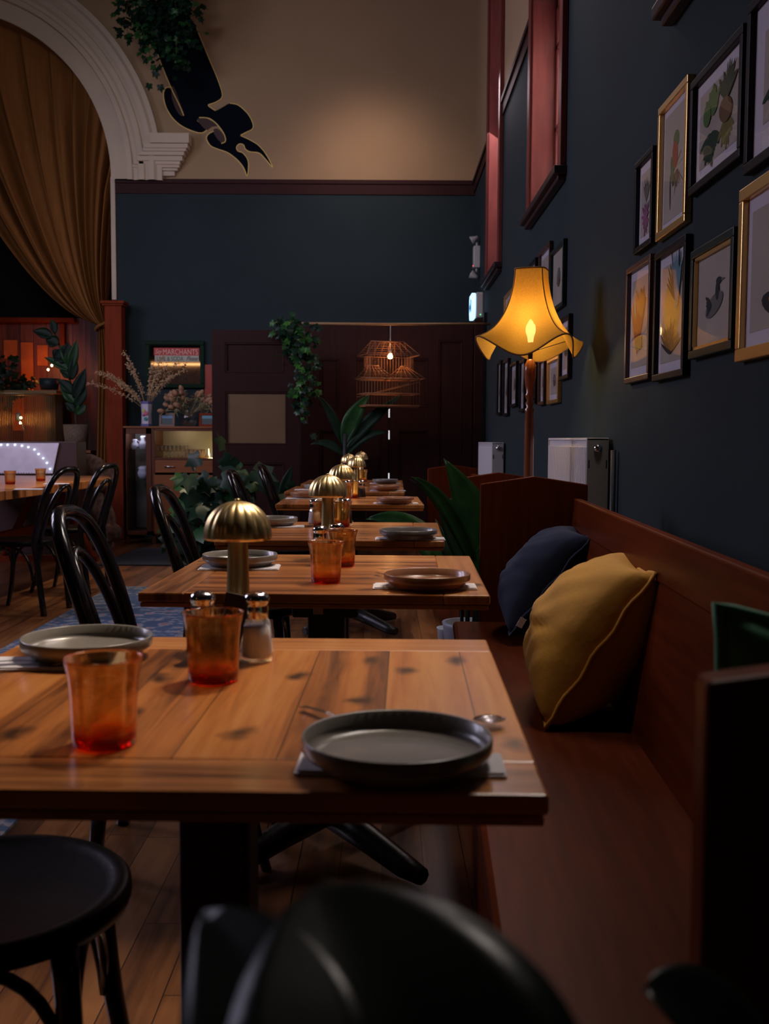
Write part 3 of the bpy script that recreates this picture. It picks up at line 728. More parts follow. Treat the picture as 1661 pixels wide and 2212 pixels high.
# ================================================================== CUSHIONS
def make_pillow(name, label, bn, tn, u, thick, m, mp, seed, tagm=None):
    """bn, tn: bottom near and top near corners; u: near->far vector"""
    bn, tn, u = Vector(bn), Vector(tn), Vector(u); v = tn-bn; n = u.cross(v).normalized()
    if n.x > 0: n = -n
    c = bn+u*.5+v*.5; root = thing(name, label, 'cushion', c)
    rn = random.Random(seed); ph = [rn.uniform(0, 6) for _ in range(8)]
    def edge(s, w):   # pulled-in edges, ears at the corners
        sx = 2*s-1; sy = 2*w-1
        px = sx*(1-.10*(1-sy*sy)**1); py = sy*(1-.10*(1-sx*sx))
        return px, py
    def side(sg):
        def f(s, w):
            px, py = edge(s, w); sx, sy = 2*s-1, 2*w-1
            b = max(0, (1-sx**2))**.42*max(0, (1-sy**2))**.42
            wr = 1+.06*math.sin(4*sx+ph[0]+2*sy)*b+.022*math.sin(9*sy+ph[1]-4*sx)+.014*math.sin(15*(sx+sy)+ph[2])
            cr = -.05*math.exp(-((sx-.55*sy-.25)/.08)**2)*(1-abs(sy))-.05*math.exp(-((sy+.35+.3*sx)/.06)**2)*(1-sx*sx)
            h = thick/2*(b*wr+cr*b)
            return u*(px*.5)+v*(py*.5)+n*(sg*h)
        return f
    bm = NB(); grid(bm, side(1), 36, 36); grid(bm, side(-1), 36, 36)
    bmesh.ops.remove_doubles(bm, verts=bm.verts, dist=.0008); bmesh.ops.recalc_face_normals(bm, faces=bm.faces)
    obj('cover', bm, m, root, smooth=True)
    pts = []
    for k in range(4):
        for i in range(16):
            s = i/16; a, b = [(s,0),(1,s),(1-s,1),(0,1-s)][k]; px, py = edge(a, b)
            pts.append(u*(px*.505)+v*(py*.505)+n*(.004*math.sin(i*1.3+k)))
    bm = NB(); tube(bm, pts, .0055, 6, closed=True); obj('piping', bm, mp, root)
    return root, u, v, n
m_yel = mat('mustard_velvet', (0.60,0.30,0.040), 0.85, noise=0.12, nscale=14, bump=0.12, bscale=40, sheen=0.08)
m_nav = mat('navy_velvet', (0.006,0.015,0.050), 0.9, noise=0.2, nscale=14, bump=0.12, bscale=40, sheen=0.05)
m_grn = mat('green_velvet', (0.06,0.30,0.14), 0.85, noise=0.2, nscale=14, sheen=0.3)
bn = P(1180, 1576, Y=2.28); tn = P(1414, 1240, Y=2.25); bn.z = max(bn.z, .462)
make_pillow('cushion', 'mustard yellow cushion with piped seam leaning on the bench back', bn, tn, (.055, .42, .0), .29, m_yel, m_yel, 3)
bn = P(1102, 1372, Y=3.24); tn = P(1278, 1160, Y=3.22)
r_, u_, v_, n_ = make_pillow('cushion', 'dark navy blue cushion leaning in the far corner of the bench', bn, tn, (.03, .36, .0), .27, m_nav, m_nav, 5)
lb = P(1126, 1342, Y=3.22)-r_.location
bm = NB(); box(bm, -.008, .012, -.001, .001, -.02, .012); obj('care_label', bm, m_nap, r_, loc=lb, rot=(0,.5,0))
make_pillow('cushion', 'green cushion peeking up behind the near dark bench end', (.308, 1.00, .47), (.314, .96, .945), (.27, .04, .0), .13, m_grn, m_grn, 9)

# ================================================================== FLOOR LAMP
LP = P(1145, 800, Y=4.83)
fl = thing('floor_lamp', 'tall floor lamp with turned wooden pole and glowing yellow fabric shade', 'floor lamp', (LP.x, LP.y, 0), -.34)
m_lw = mat('turned_mahogany', (0.20,0.055,0.022), 0.25, coat=.5)
def lz(py): return P(1145, py, Y=4.83).z
bm = NB(); prof = [(0,0),(.15,0),(.155,.012),(.14,.03),(.06,.045),(.03,.07),(.02,.10),(.026,.16),(.020,.22),(.0235,.5),(.022,lz(920))]
for py, r in ((892,.019),(884,.024),(880,.014),(872,.021),(865,.013),(858,.020),(853,.022),(848,.016),(830,.022),(805,.028),(790,.027),(780,.018),(776,.012)): prof.append((r, lz(py)))
prof.append((0, lz(775))); lathe(bm, prof, 24); obj('pole', bm, m_lw, fl)
bm = NB(); zt = lz(775); tube(bm, [(0,0,zt-.01),(0,0,zt+.08)], .011, 12); obj('lamp_holder', bm, m_blk, fl)
zbulb = lz(716); bm = NB(); lathe(bm, [(0,zt+.07),(.012,zt+.075),(.016,zbulb-.02),(.024,zbulb),(.022,zbulb+.025),(.010,zbulb+.045),(0,zbulb+.058)], 20)
obj('bulb', bm, emis('warm_bulb', (1.0,.86,.62), 22), fl)
# square bell shade with drooping petal hem
def shade_mat():
    m = bpy.data.materials.new('yellow_lampshade_linen'); m.use_nodes = True; t = m.node_tree; t.nodes.clear()
    out = N(t, 'ShaderNodeOutputMaterial'); df = N(t, 'ShaderNodeBsdfDiffuse'); tl = N(t, 'ShaderNodeBsdfTranslucent'); tp = N(t, 'ShaderNodeBsdfTransparent')
    tc = N(t, 'ShaderNodeTexCoord'); mp = N(t, 'ShaderNodeMapping'); mp.inputs['Rotation'].default_value = (0, .8, 0); mp.inputs['Scale'].default_value = (420, 420, 30)
    nz = N(t, 'ShaderNodeTexNoise'); nz.inputs['Scale'].default_value = 1.6; nz.inputs['Detail'].default_value = 3
    L(t, tc.outputs['Object'], mp.inputs[0]); L(t, mp.outputs[0], nz.inputs[0])
    cr = N(t, 'ShaderNodeValToRGB'); cr.color_ramp.elements[0].position = .3; cr.color_ramp.elements[1].position = .7
    cr.color_ramp.elements[0].color = (.62,.32,.04,1); cr.color_ramp.elements[1].color = (.80,.46,.08,1); L(t, nz.outputs[0], cr.inputs[0])
    L(t, cr.outputs[0], df.inputs[0]); L(t, cr.outputs[0], tl.inputs[0]); tp.inputs[0].default_value = (1,.75,.35,1)
    m1 = N(t, 'ShaderNodeMixShader'); m1.inputs[0].default_value = .42; L(t, df.outputs[0], m1.inputs[1]); L(t, tl.outputs[0], m1.inputs[2])
    m2 = N(t, 'ShaderNodeMixShader'); m2.inputs[0].default_value = .045; L(t, m1.outputs[0], m2.inputs[1]); L(t, tp.outputs[0], m2.inputs[2]); L(t, m2.outputs[0], out.inputs[0])
    return m
m_shade = shade_mat()
z_top, z_bot = lz(583), lz(752)
def sq(a, k):   # rounded square with soft corners, radius 1 at side middle
    p = 5.0; return (abs(math.cos(a))**p+abs(math.sin(a))**p)**(-1/p)
bm = NB(); NU, NV = 96, 22
def shf(uu, vv):
    a = 2*PI*uu; s = vv
    half = .070+(.188-.070)*(s**2.2)+.012*s
    k = sq(a, 1); r = half*k
    corner = (k-1)/.1487*1.0      # 0 at mid side, 1 at the corner
    droop = (1-corner)*.047*(s**5) - corner*.010*(s**4)
    flare = 1+.10*corner*s**6
    pinch = 1-.10*(1-corner)*math.sin(PI*s)*.5
    r *= flare*pinch
    return Vector((r*math.cos(a), r*math.sin(a), z_top+(z_bot-z_top)*s-droop))
grid(bm, shf, NU, NV); bmesh.ops.remove_doubles(bm, verts=bm.verts, dist=.0005)
sh = obj('lamp_shade', bm, m_shade, fl)
m_pip = mat('shade_piping', (0.22,0.10,0.02), .8)
for s in (0.0, 1.0):
    bm = NB(); tube(bm, [shf(i/96, s) for i in range(96)], .004, 6, closed=True); obj('shade_trim', bm, m_pip, sh)
for k in range(4):
    bm = NB(); tube(bm, [shf((k+.5)/4, j/20)*1.0 for j in range(21)], .0028, 6); obj('shade_rib', bm, m_pip, sh)
bm = NB(); zr = lz(776)
for k in range(4):
    e = shf((k+.5)/4, .93); tube(bm, [(0,0,zt+.03), e], .0018, 5)
obj('shade_carrier', bm, m_blk, sh)
point('floor_lamp_bulb', (LP.x, LP.y, zbulb+.005), 20, (1.0, .66, .26), .028)

# ================================================================== PICTURES
def pic(label, pxl, pxr, ytl, ybl, fm, fwid, art, mw=.05, dep=.025, group='framed prints on the right wall', wx=WX, inner=None):
    """pxl/pxr: left(far) and right(near) pixel edges; ytl/ybl top and bottom pixel at the left edge"""
    a = P(pxl, ytl, X=wx-dep); b = P(pxl, ybl, X=wx-dep); ya = a.y; yb = P(pxr, ytl, X=wx-dep*.5).y; z1, z0 = a.z, b.z
    w = ya-yb; h = z1-z0; root = thing('framed_print', label, 'picture', (wx, (ya+yb)/2, (z0+z1)/2), 0, group)
    hw, hh = w/2, h/2; f = min(fwid, w*.2)
    bm = NB()
    for (y0, y1, za, zb) in ((-hw, hw, hh-f, hh), (-hw, hw, -hh, -hh+f), (-hw, -hw+f, -hh+f, hh-f), (hw-f, hw, -hh+f, hh-f)): box(bm, -dep, -.001, y0, y1, za, zb)
    obj('frame', bm, fm, root, bevel=.003)
    if inner:
        bm = NB(); g = f*.35
        for (y0, y1, za, zb) in ((-hw+f, hw-f, hh-f-g, hh-f), (-hw+f, hw-f, -hh+f, -hh+f+g), (-hw+f, -hw+f+g, -hh+f, hh-f), (hw-f-g, hw-f, -hh+f, hh-f)): box(bm, -dep*.8, -.001, y0, y1, za, zb)
        obj('inner_fillet', bm, inner, root)
    obj('mount', bx(-.008, -.002, -hw+f, hw-f, -hh+f, hh-f), m_mat if mw > 0 else m_paper, root)
    iw, ih = hw-f-abs(mw), hh-f-abs(mw)*1.1
    if mw > 0 and iw > .02: obj('print', bx(-.0095, -.0081, -iw, iw, -ih, ih), m_paper, root)
    else: iw, ih = (hw-f)*.75, (hh-f)*.75
    art(root, iw*1.0, ih*1.0)
    obj('glass', bx(-.0145, -.0135, -hw+f*.9, hw-f*.9, -hh+f*.9, hh-f*.9), m_pane, root)
    return root
def blob(bm, cx, cz, rx, rz, ang=0, x=-.0105, n=18, mi=0):
    vs = []
    for i in range(n):
        a = 2*PI*i/n; y0 = rx*math.cos(a); z0 = rz*math.sin(a)
        vs.append(bm.verts.new((x, cx+y0*math.cos(ang)-z0*math.sin(ang), cz+y0*math.sin(ang)+z0*math.cos(ang))))
    f = bm.faces.new(vs); f.material_index = mi
def leafs(bm, cx, cz, n, ln, wd, a0, a1, mi=0, x=-.0105, rn=None):
    for i in range(n):
        a = a0+(a1-a0)*(i+.5)/n; l = 1.2*ln*(.7+.5*(rn or RND).random())
        blob(bm, cx+math.cos(a)*l*.5, cz+math.sin(a)*l*.5, l*.5, wd*1.0, a, x-.0001*i, 10, mi)
C = lambda n, c: mat('ink_'+n, c, .9)
i_g, i_dg, i_ol, i_rd, i_bk, i_pk, i_br, i_yl, i_gr, i_or, i_bl = (C('green',(.10,.20,.05)), C('deep_green',(.025,.06,.03)), C('olive',(.22,.20,.05)), C('red',(.42,.07,.03)), C('black',(.025,.02,.02)),
    C('pink',(.35,.10,.22)), C('brown',(.18,.10,.04)), C('yellow',(.55,.38,.08)), C('grey',(.16,.15,.13)), C('orange',(.62,.26,.05)), C('blue',(.12,.25,.32)))
def art_parrot(r, w, h):
    bm = NB(); blob(bm, -.1*w, .42*h, .26*w, .16*h, .2, mi=0); blob(bm, -.02*w, .15*h, .24*w, .26*h, -.25, mi=1, x=-.0106); blob(bm, .22*w, -.12*h, .13*w, .30*h, -.25, mi=0, x=-.0107)
    blob(bm, .38*w, -.48*h, .05*w, .34*h, -.05, mi=2, x=-.0104); obj('parrot_drawing', bm, [i_g, i_rd, i_bk], r)
    bm = NB(); leafs(bm, -.25*w, -.15*h, 9, .5*w, .02*w, -2.6, -.3, 0); blob(bm, -.1*w, -.06*h, .55*w, .018*h, -.5, mi=0); obj('twig_drawing', bm, [i_br], r)
def art_fruit(r, w, h):
    bm = NB(); leafs(bm, .35*w, -.25*h, 12, .75*h, .06*w, -PI+.2, -.2, 1); leafs(bm, .3*w, .2*h, 9, .6*h, .08*w, .6, 2.8, 0, x=-.0115); blob(bm, .55*w, .30*h, .20*w, .30*h, .3, x=-.013, mi=0)
    leafs(bm, -.45*w, .25*h, 11, .75*h, .05*w, .5, 2.7, 1, x=-.0115); leafs(bm, -.4*w, -.2*h, 9, .6*h, .055*w, -2.8, -.5, 2); blob(bm, -.42*w, 0, .32*w, .32*h, .2, x=-.0135, mi=3)
    obj('plant_drawing', bm, [i_g, i_dg, i_ol, i_br], r)
def art_orchid(r, w, h):
    bm = NB(); leafs(bm, 0, 0, 10, .7*h, .05*w, .9, 2.4, 0); leafs(bm, 0, -.5*h, 12, .45*h, .09*w, -3, 3, 1, x=-.0115); obj('flower_drawing', bm, [i_gr, i_pk], r)
def art_redleaf(r, w, h):
    bm = NB(); leafs(bm, .3*w, -.7*h, 9, 1.1*h, .07*w, 1.0, 2.2, 0); leafs(bm, -.1*w, .1*h, 10, .7*h, .06*w, .6, 2.6, 1, x=-.0115); leafs(bm, .1*w, -.6*h, 14, .3*h, .05*w, 0, 3.1, 2, x=-.0125); obj('flower_drawing', bm, [i_rd, i_or, i_ol], r)
def art_grass(r, w, h):
    bm = NB(); blob(bm, 0, .05*h, .7*w, .7*h, .1, mi=0, x=-.0102); leafs(bm, -.3*w, .2*h, 12, .9*h, .045*w, .5, 2.5, 1); leafs(bm, .1*w, -.85*h, 14, .6*h, .04*w, .3, 2.9, 2, x=-.0125); leafs(bm, -.5*w, 0, 6, .9*h, .08*w, 1.2, 1.9, 3, x=-.0135); obj('bird_drawing', bm, [i_yl, i_dg, i_bk, i_bl], r)
def art_duck(r, w, h):
    bm = NB(); blob(bm, .0, -.20*h, .62*w, .28*h, -.25, mi=0); blob(bm, -.22*w, .15*h, .13*w, .26*h, -.1, mi=1, x=-.0108); blob(bm, -.30*w, .42*h, .18*w, .10*h, 0, mi=1, x=-.0109)
    blob(bm, -.52*w, .42*h, .16*w, .03*h, 0, mi=0, x=-.0107); leafs(bm, .15*w, -.2*h, 6, .4*w, .05*w, -.6, .6, 1, x=-.0112); obj('duck_drawing', bm, [i_gr, i_bk], r)
def art_wader(r, w, h):
    bm = NB(); pts = bez([(-.012, -.15*w, .2*h), (-.012, -.35*w, .75*h), (-.012, .25*w, .75*h), (-.012, .25*w, .3*h), (-.012, .05*w, -.25*h)], 16)
    tube(bm, pts, .04*w, 4); obj('red_neck_drawing', bm, C('dark_red', (.25,.03,.02)), r)
    bm = NB(); leafs(bm, .0*w, -.2*h, 8, .25*h, .05*w, -2.6, -.4, 0); blob(bm, -.1*w, -.70*h, .7*w, .22*h, .2, mi=0); blob(bm, 0, -.62*h, .35*w, .12*h, .2, mi=1, x=-.0108); obj('rock_drawing', bm, [i_bk, i_or], r)
def art_vague(r, w, h):
    bm = NB(); blob(bm, 0, .05*h, .35*w, .45*h, .2, mi=0); leafs(bm, 0, -.4*h, 6, .4*h, .06*w, .3, 2.8, 1, x=-.0115); obj('drawing', bm, [i_gr, i_br], r)
pic('black framed flower print, leftmost of the near group on the dark wall', 1371, 1416, 355, 549, m_bk, .022, art_orchid, .03)
pic('gold framed print of a green and red parrot', 1421, 1492, 236, 519, m_gold, .026, art_parrot, .022)
pic('black framed print of green leafy plants near the top of the wall', 1491, 1611, 180, 422, m_bk, .026, art_fruit, .035)
pic('black framed green print at the top right edge of the photo', 1614, 1800, 12, 373, m_bk, .028, art_fruit, .07)
pic('brown framed red flower print, lower left of the near group, reflecting the lamp', 1352, 1411, 583, 829, m_brf, .022, art_redleaf, .032)
pic('black framed print of tall grasses beside the brown frame, reflecting the lamp', 1413, 1488, 550, 824, m_bk, .024, art_grass, .032)
pic('dark green framed print of a duck', 1491, 1593, 545, 776, m_tealf, .026, art_duck, -1e-9, inner=m_gold)
pic('large gold framed print with red snakelike neck, cut by the photo edge', 1596, 1790, 412, 781, m_gold, .034, art_wader, .035)
# far group behind the floor lamp
far = [(1142, 1160, 572, 700, m_bk, 'small black framed print half hidden behind the top of the lamp shade'), (1163, 1191, 548, 700, m_brf, 'brown framed print above left of the tall green frame behind the lamp'),
 (1188, 1221, 546, 678, m_tealf, 'dark green framed print right of the lamp shade top'), (1088, 1107, 641, 735, m_gold, 'small gold framed print left of the glowing shade'), (1109, 1128, 636, 740, m_bk, 'black framed print between the gold one and the shade'),
 (1208, 1233, 690, 822, m_bk, 'black framed white print right of the shade hem'), (1073, 1084, 783, 897, m_bk, 'narrow white print, leftmost of the row under the shade'), (1086, 1100, 780, 899, m_bk, 'second narrow print from the left under the shade'),
 (1101, 1118, 787, 880, m_bk, 'grey print, third from the left under the shade'), (1121, 1136, 780, 890, m_bk, 'black framed print just left of the lamp pole'), (1150, 1160, 780, 872, m_bk, 'sliver of a print just right of the lamp pole'),
 (1162, 1179, 778, 876, m_brf, 'brown framed print right of the lamp pole'), (1181, 1210, 778, 874, m_gold, 'gold framed print under the right side of the shade')]
for i, (a, b, c_, d, m, lab) in enumerate(far):
    pic(lab, a, b, c_, d, m, .022, art_vague, .03 if i != 2 else -1e-9, group='framed prints behind the lamp')

# ================================================================== RADIATORS AND WALL FITTINGS
def radiator(label, pxn, pxf, pyt, dep=.095, zb=.42):
    yn = WX*F/(pxn-827.8); xf = WX-dep-.015; yf = (xf)*F/(pxf-827.8); zt_ = P(pxn, pyt, X=WX).z
    t = thing('radiator', label, 'radiator', (WX, yn, zb), 0, 'white panel radiators'); h = zt_-zb; ln = yf-yn; x0, x1 = -dep-.015, -.015
    bm = NB(); box(bm, x0+.006, x0+.014, 0.01, ln, 0, h-.012)
    for k in range(int(ln/.034)):
        y = .03+k*.034; box(bm, x0, x0+.007, y, y+.017, .02, h-.04)
    obj('front_panel', bm, m_white, t, bevel=.002)
    bm = NB(); box(bm, x1-.012, x1, .01, ln, 0, h-.012); obj('rear_panel', bm, m_white, t)
    bm = NB(); box(bm, x0, x1, 0.0, .012, 0, h); obj('end_cover', bm, m_radend, t, bevel=.004); obj('end_cover', bx(x0, x1, ln, ln+.012, 0, h), m_radend, t, bevel=.004)
    bm = NB(); box(bm, x0, x1, 0.0, ln, h-.012, h)
    for k in range(int(ln/.02)): pass
    obj('top_grille', bm, m_white, t, bevel=.003)
    bm = NB(); lathe(bm, [(0,0),(.017,0),(.019,.006),(.017,.012),(.008,.02),(0,.02)], 20); obj('valve', bm, m_chrome, t, loc=((x0+x1)/2, -.001, h-.045), rot=(PI/2,0,0))
    bm = NB()
    for (z, xx) in ((h-.13, x0+.008), (h-.13, x1-.012)): box(bm, xx, xx+.005, -.002, 0, z, z+.035)
    obj('slot', bm, m_blk, t); 
    bm = NB(); box(bm, -.016, 0, .1, .14, .05, h-.1); box(bm, -.016, 0, ln-.14, ln-.1, .05, h-.1); obj('wall_bracket', bm, m_white, t)
    return t
radiator('large white radiator on the wall behind the bench end', 1322, 1184, 946)
radiator('smaller-looking white radiator farther along the wall, by the dark door', 1092, 1033, 956)
obj_pipe = NB(); y = 4.33; tube(obj_pipe, [(WX-.02, y, 0.0), (WX-.02, y, 1.06)], .012, 10)
tag(obj('heating_pipe', obj_pipe, mat('dark_painted_pipe', (0.015,.02,.024), .5)), 'dark vertical heating pipe at the near end of the large radiator', 'pipe')
# emergency light
c = P(1026, 556, X=WX-.05); t = thing('emergency_light', 'small white twin-head emergency light high in the corner', 'emergency light', (WX, c.y, c.z))
obj('body', bx(-.07, 0, -.06, .06, -.11, .11), m_radend, t, bevel=.01)
for s in (1, -1):
    bm = NB(); tube(bm, [(-.03, 0, s*.10), (-.035, 0, s*.15)], .012, 8); obj('swivel_arm', bm, m_radend, t)
    bm = NB(); lathe(bm, [(0,-.03),(.016,-.028),(.024,0),(.042,.035),(.045,.045),(.038,.047),(0,.043)], 20); obj('lamp_head', bm, m_radend, t, loc=(-.05, -.01, s*.19), rot=(0, -PI/2-.5*s, -.2))
bm = NB(); lathe(bm, [(0,0),(.004,0),(.004,.003),(0,.003)], 8); obj('indicator', bm, emis('red_led', (1,.05,.02), 6), t, loc=(-.071,-.03,-.09), rot=(0,-PI/2,0))
tube_ = NB()
# exit style lit box
c = P(1028, 664, X=WX-.06); t = thing('lit_sign_box', 'glowing pale blue emergency sign box in the corner above the wooden rod', 'sign', (WX, c.y, c.z))
obj('housing', bx(-.075, 0, -.16, .16, -.12, .13), m_radend, t, bevel=.012)
bm = NB(); prism(bm, [(-.16,-.06),(-.12,-.12),(.12,-.12),(.16,-.06),(.16,.09),(.13,.125),(-.13,.125),(-.16,.09)], 'x', -.115, -.0755)
obj('lit_diffuser', bm, emis('cold_diffuser', (.45,.75,1.0), 1.6), t, bevel=.006)
bm = NB(); prism(bm, [(-.09,-.05),(-.02,-.05),(-.02,-.02),(.05,-.02),(.05,-.05),(.10,0),(.05,.05),(.05,.02),(-.02,.02),(-.02,.07),(-.09,.07)], 'x', -.118, -.1152); obj('arrow_mark', bm, emis('blue_mark', (.02,.25,.55), .5), t)
bm = NB(); lathe(bm, [(0,0),(.004,0),(.004,.003),(0,.003)], 8); obj('indicator', bm, emis('green_led', (.1,1,.3), 3), t, loc=(-.03,-.162,-.09), rot=(PI/2,0,0))
tag(obj('cable_duct', bx(WX-.03, WX, 9.95, 10.03, 0, P(1040, 690, X=WX).z), m_bk), 'dark vertical duct running down below the lit sign box', 'duct')

# ================================================================== DARK DOORS AND SCREEN
YD = 9.6
def panelled(name, label, x0, x1, y, z1, panels, cat, glassp=None, dep=.045, z0=0.0):
    t = thing(name, label, cat, ((x0+x1)/2, y, 0)); w = x1-x0; hw = w/2
    # frame built as bars around panel openings
    bm = NB(); ps = sorted(panels, key=lambda p: p[2])
    xs = sorted(set([-hw, hw]+[p[0]-((x0+x1)/2) for p in ps]+[p[1]-((x0+x1)/2) for p in ps])); zs = sorted(set([z0, z1]+[p[2] for p in ps]+[p[3] for p in ps]))
    for i in range(len(xs)-1):
        for j in range(len(zs)-1):
            cx = (xs[i]+xs[i+1])/2+(x0+x1)/2; cz = (zs[j]+zs[j+1])/2
            if not any(p[0] < cx < p[1] and p[2] < cz < p[3] for p in ps): box(bm, xs[i], xs[i+1], 0, dep, zs[j], zs[j+1])
    bmesh.ops.remove_doubles(bm, verts=bm.verts, dist=1e-5)
    obj('rails_and_stiles', bm, m_door, t)
    for k, p in enumerate(ps):
        a, b = p[0]-(x0+x1)/2, p[1]-(x0+x1)/2; isg = glassp is not None and k in glassp
        o = obj('glass_panel' if isg else 'panel', bx(a, b, .018, .030, p[2], p[3]), mat('frosted_amber_glass', (0.17,0.105,0.055), .35, noise=.1, nscale=5) if isg else m_door, t)
        if isg: o['label'] = 'frosted amber glass panel'
        bm = NB(); q = .018
        for (aa, bb, zz0, zz1) in ((a, b, p[2], p[2]+q), (a, b, p[3]-q, p[3]), (a, a+q, p[2]+q, p[3]-q), (b-q, b, p[2]+q, p[3]-q)): box(bm, aa, bb, .004, .018, zz0, zz1)
        obj('moulding', bm, m_door, t, bevel=.004)
    return t
def pxz(px, py, Y=YD): p = P(px, py, Y=Y); return p.x, p.z
x0, z1 = pxz(457, 712); x1, _ = pxz(648, 712)
def pn(a, b, c_, d, Y=YD): q = P(a, d, Y=Y); r = P(b, c_, Y=Y); return (q.x, r.x, q.z, r.z)
panelled('screen_door', 'dark brown panelled door leaf with frosted amber glass, standing left of the ivy', x0, x1, YD, z1, [pn(486,614,740,805), pn(487,620,846,961), pn(487,614,1000,1120)], 'door', glassp=[1])
Y2 = 10.3
x0, z1 = pxz(650, 704, Y2); xm = P(841, 800, Y=Y2).x; x1, _ = pxz(1022, 700, Y2)
panelled('double_door', 'dark maroon left leaf of the double door behind the wicker lamp', x0, xm-.006, Y2, z1, [pn(690,732,775,880,Y2), pn(770,825,775,880,Y2), pn(690,825,930,1100,Y2)], 'door')
panelled('double_door', 'dark maroon right leaf of the double door with tall panels', xm+.006, x1, Y2, z1, [pn(860,925,775,880,Y2), pn(945,1000,735,1090,Y2), pn(860,925,930,1090,Y2)], 'door')
obj_ = obj('door_frame', box(box(NB(), P(1023,800,Y=Y2).x, P(1046,800,Y=Y2).x, Y2-.05, Y2+.12, 0, P(1030,690,Y=Y2).z), P(640,700,Y=Y2).x, P(1046,700,Y=Y2).x, Y2+.0451, Y2+.12, z1-.12, z1+.02), m_door, bevel=.005)
tag(obj_, 'dark door frame post right of the double door', 'door frame')
# daylight strip seen through the gap between the leaves, behind them
bm = NB()
for ya, yb in ((880, 902), (930, 949), (1022, 1036)):
    a = P(841, yb, Y=Y2+.1); b = P(841, ya, Y=Y2+.1); box(bm, a.x-.012, a.x+.012, Y2+.09, Y2+.10, a.z, b.z)
tag(obj('door_gap_light', bm, emis('daylight_gap', (.8,.85,.9), .9)), 'thin pale strips of daylight in the gap between the dark door leaves', 'daylight strip')
struct('wall_porch', bx(P(650,800,Y=Y2).x, P(1046,800,Y=Y2).x, Y2+.16, Y2+.2, 0, z1-.2), m_dark)

# ------------------------------------------------ wooden rod with wicker lamp and ivy
YR = 9.62
a = P(595, 698, Y=YR); b = P(1058, 700, Y=YR); bm = NB(); tube(bm, [a, (a+b)/2+Vector((0,0,-.006)), b], .0125, 12)
tag(obj('hanging_rod', bm, mat('pale_bamboo', (0.34,0.19,0.075), .5, noise=.2, nscale=20)), 'long pale wooden rod hanging across the dark doors', 'rod')
e_ = P(622, 706, Y=YR); tag(obj('rod_hook', bx(e_.x-.012, e_.x+.012, YR-.015, YR+.015, P(622, 713, Y=YR).z, e_.z), m_blk), 'small dark hook carrying the long wooden rod on the door leaf top', 'hook')
c = P(843, 770, Y=YR); wl = thing('wicker_lamp', 'pagoda-shaped wicker birdcage lamp with one glowing bulb hanging from the rod', 'pendant lamp', (c.x, YR, c.z), .28)
m_wick = mat('wicker_strips', (0.27,0.10,0.035), .6); K = YR/F
def wq(px, py): return ((px-843)*K, (770-py)*K)
bm = NB()
def ln_(p, q, r=.004): tube(bm, [p, q], r, 5)
def roof(xa, xb, zr_, ea, eb, ze, dp, n, nr=7):
    """ridge xa..xb at zr_, eaves ea..eb at ze, half depth dp"""
    global bm
    ln_((xa,0,zr_), (xb,0,zr_), .007)
    for s in (-1, 1):
        for i in range(n+1):
            t_ = i/n; ln_((xa+(xb-xa)*t_, 0, zr_), (ea+(eb-ea)*t_, s*dp, ze), .0022)
        for j in range(1, nr+1):
            t_ = j/nr; ln_((xa+(ea-xa)*t_, s*dp*t_, zr_+(ze-zr_)*t_), (xb+(eb-xb)*t_, s*dp*t_, zr_+(ze-zr_)*t_), .003 if j == nr else .0016)
    ln_((ea,-dp,ze), (ea,dp,ze), .004); ln_((eb,-dp,ze), (eb,dp,ze), .004)
rx0, rz0 = wq(800, 739); rx1, _ = wq(874, 739); ex0, ez0 = wq(780, 769); ex1, _ = wq(897, 769)
roof(rx0, rx1, rz0, ex0, ex1, ez0, .17, 7); obj('upper_roof', bm, m_wick, wl)
bm = NB(); bz = wq(0, 818)[1]; w_ = wq(885, 0)[0]; x_l = wq(793, 0)[0]
for i in range(15):
    t_ = i/14
    for s in (-1, 1): ln_((x_l+(w_-x_l)*t_, s*.13, ez0), (x_l+(w_-x_l)*t_, s*.13, bz), .0016)
for i in range(9):
    for xx in (x_l, w_): ln_((xx, -.13+.26*i/8, ez0), (xx, -.13+.26*i/8, bz), .0016)
obj('upper_cage', bm, m_wick, wl)
for (a_, b_, c1, d1) in ((794, 817, 775, 842), (866, 880, 842, 910)):
    bm = NB(); roof(wq(a_,0)[0], wq(b_,0)[0], wq(0,791)[1], wq(c1,0)[0], wq(d1,0)[0], wq(0,818)[1], .16, 5, 5); obj('lower_roof', bm, m_wick, wl)
bm = NB(); z_a, z_b = wq(0, 820)[1], wq(0, 876)[1]; xa_, xb_ = wq(779, 0)[0], wq(897, 0)[0]
for i in range(19):
    t_ = i/18
    for s in (-1, 1): ln_((xa_+(xb_-xa_)*t_, s*.16, z_a), (xa_+(xb_-xa_)*t_, s*.16, z_b), .0011)
for z_ in (z_a, z_a*.45+z_b*.55, z_b):
    for s in (-1, 1): ln_((xa_, s*.16, z_), (xb_, s*.16, z_), .006)
    for xx in (xa_, xb_): ln_((xx, -.16, z_), (xx, .16, z_), .006)
for s in (-1, 1): ln_((xa_, s*.16, z_a*.35+z_b*.65), (xb_, s*.16, z_a*.9+z_b*.1), .003)
box(bm, xa_, xb_, -.16, .16, z_b-.012, z_b-.004)
obj('lower_cage', bm, m_wick, wl)
bm = NB(); lathe(bm, [(0,-.022),(.016,-.018),(.023,-.004),(.022,.006),(.012,.024),(0,.028)], 16); obj('bulb', bm, emis('small_warm_bulb', (1.0,.55,.2), 45), wl)
bm = NB(); tube(bm, [(0,0,.02), (0,0,.06)], .012, 10); tube(bm, [(0,0,.05), (0,0,a.z-c.z)], .004, 6); obj('cord', bm, mat('white_cord', (.5,.45,.42), .7), wl)
point('wicker_lamp_bulb', (c.x, YR, c.z), 7, (1.0,.42,.12), .03)

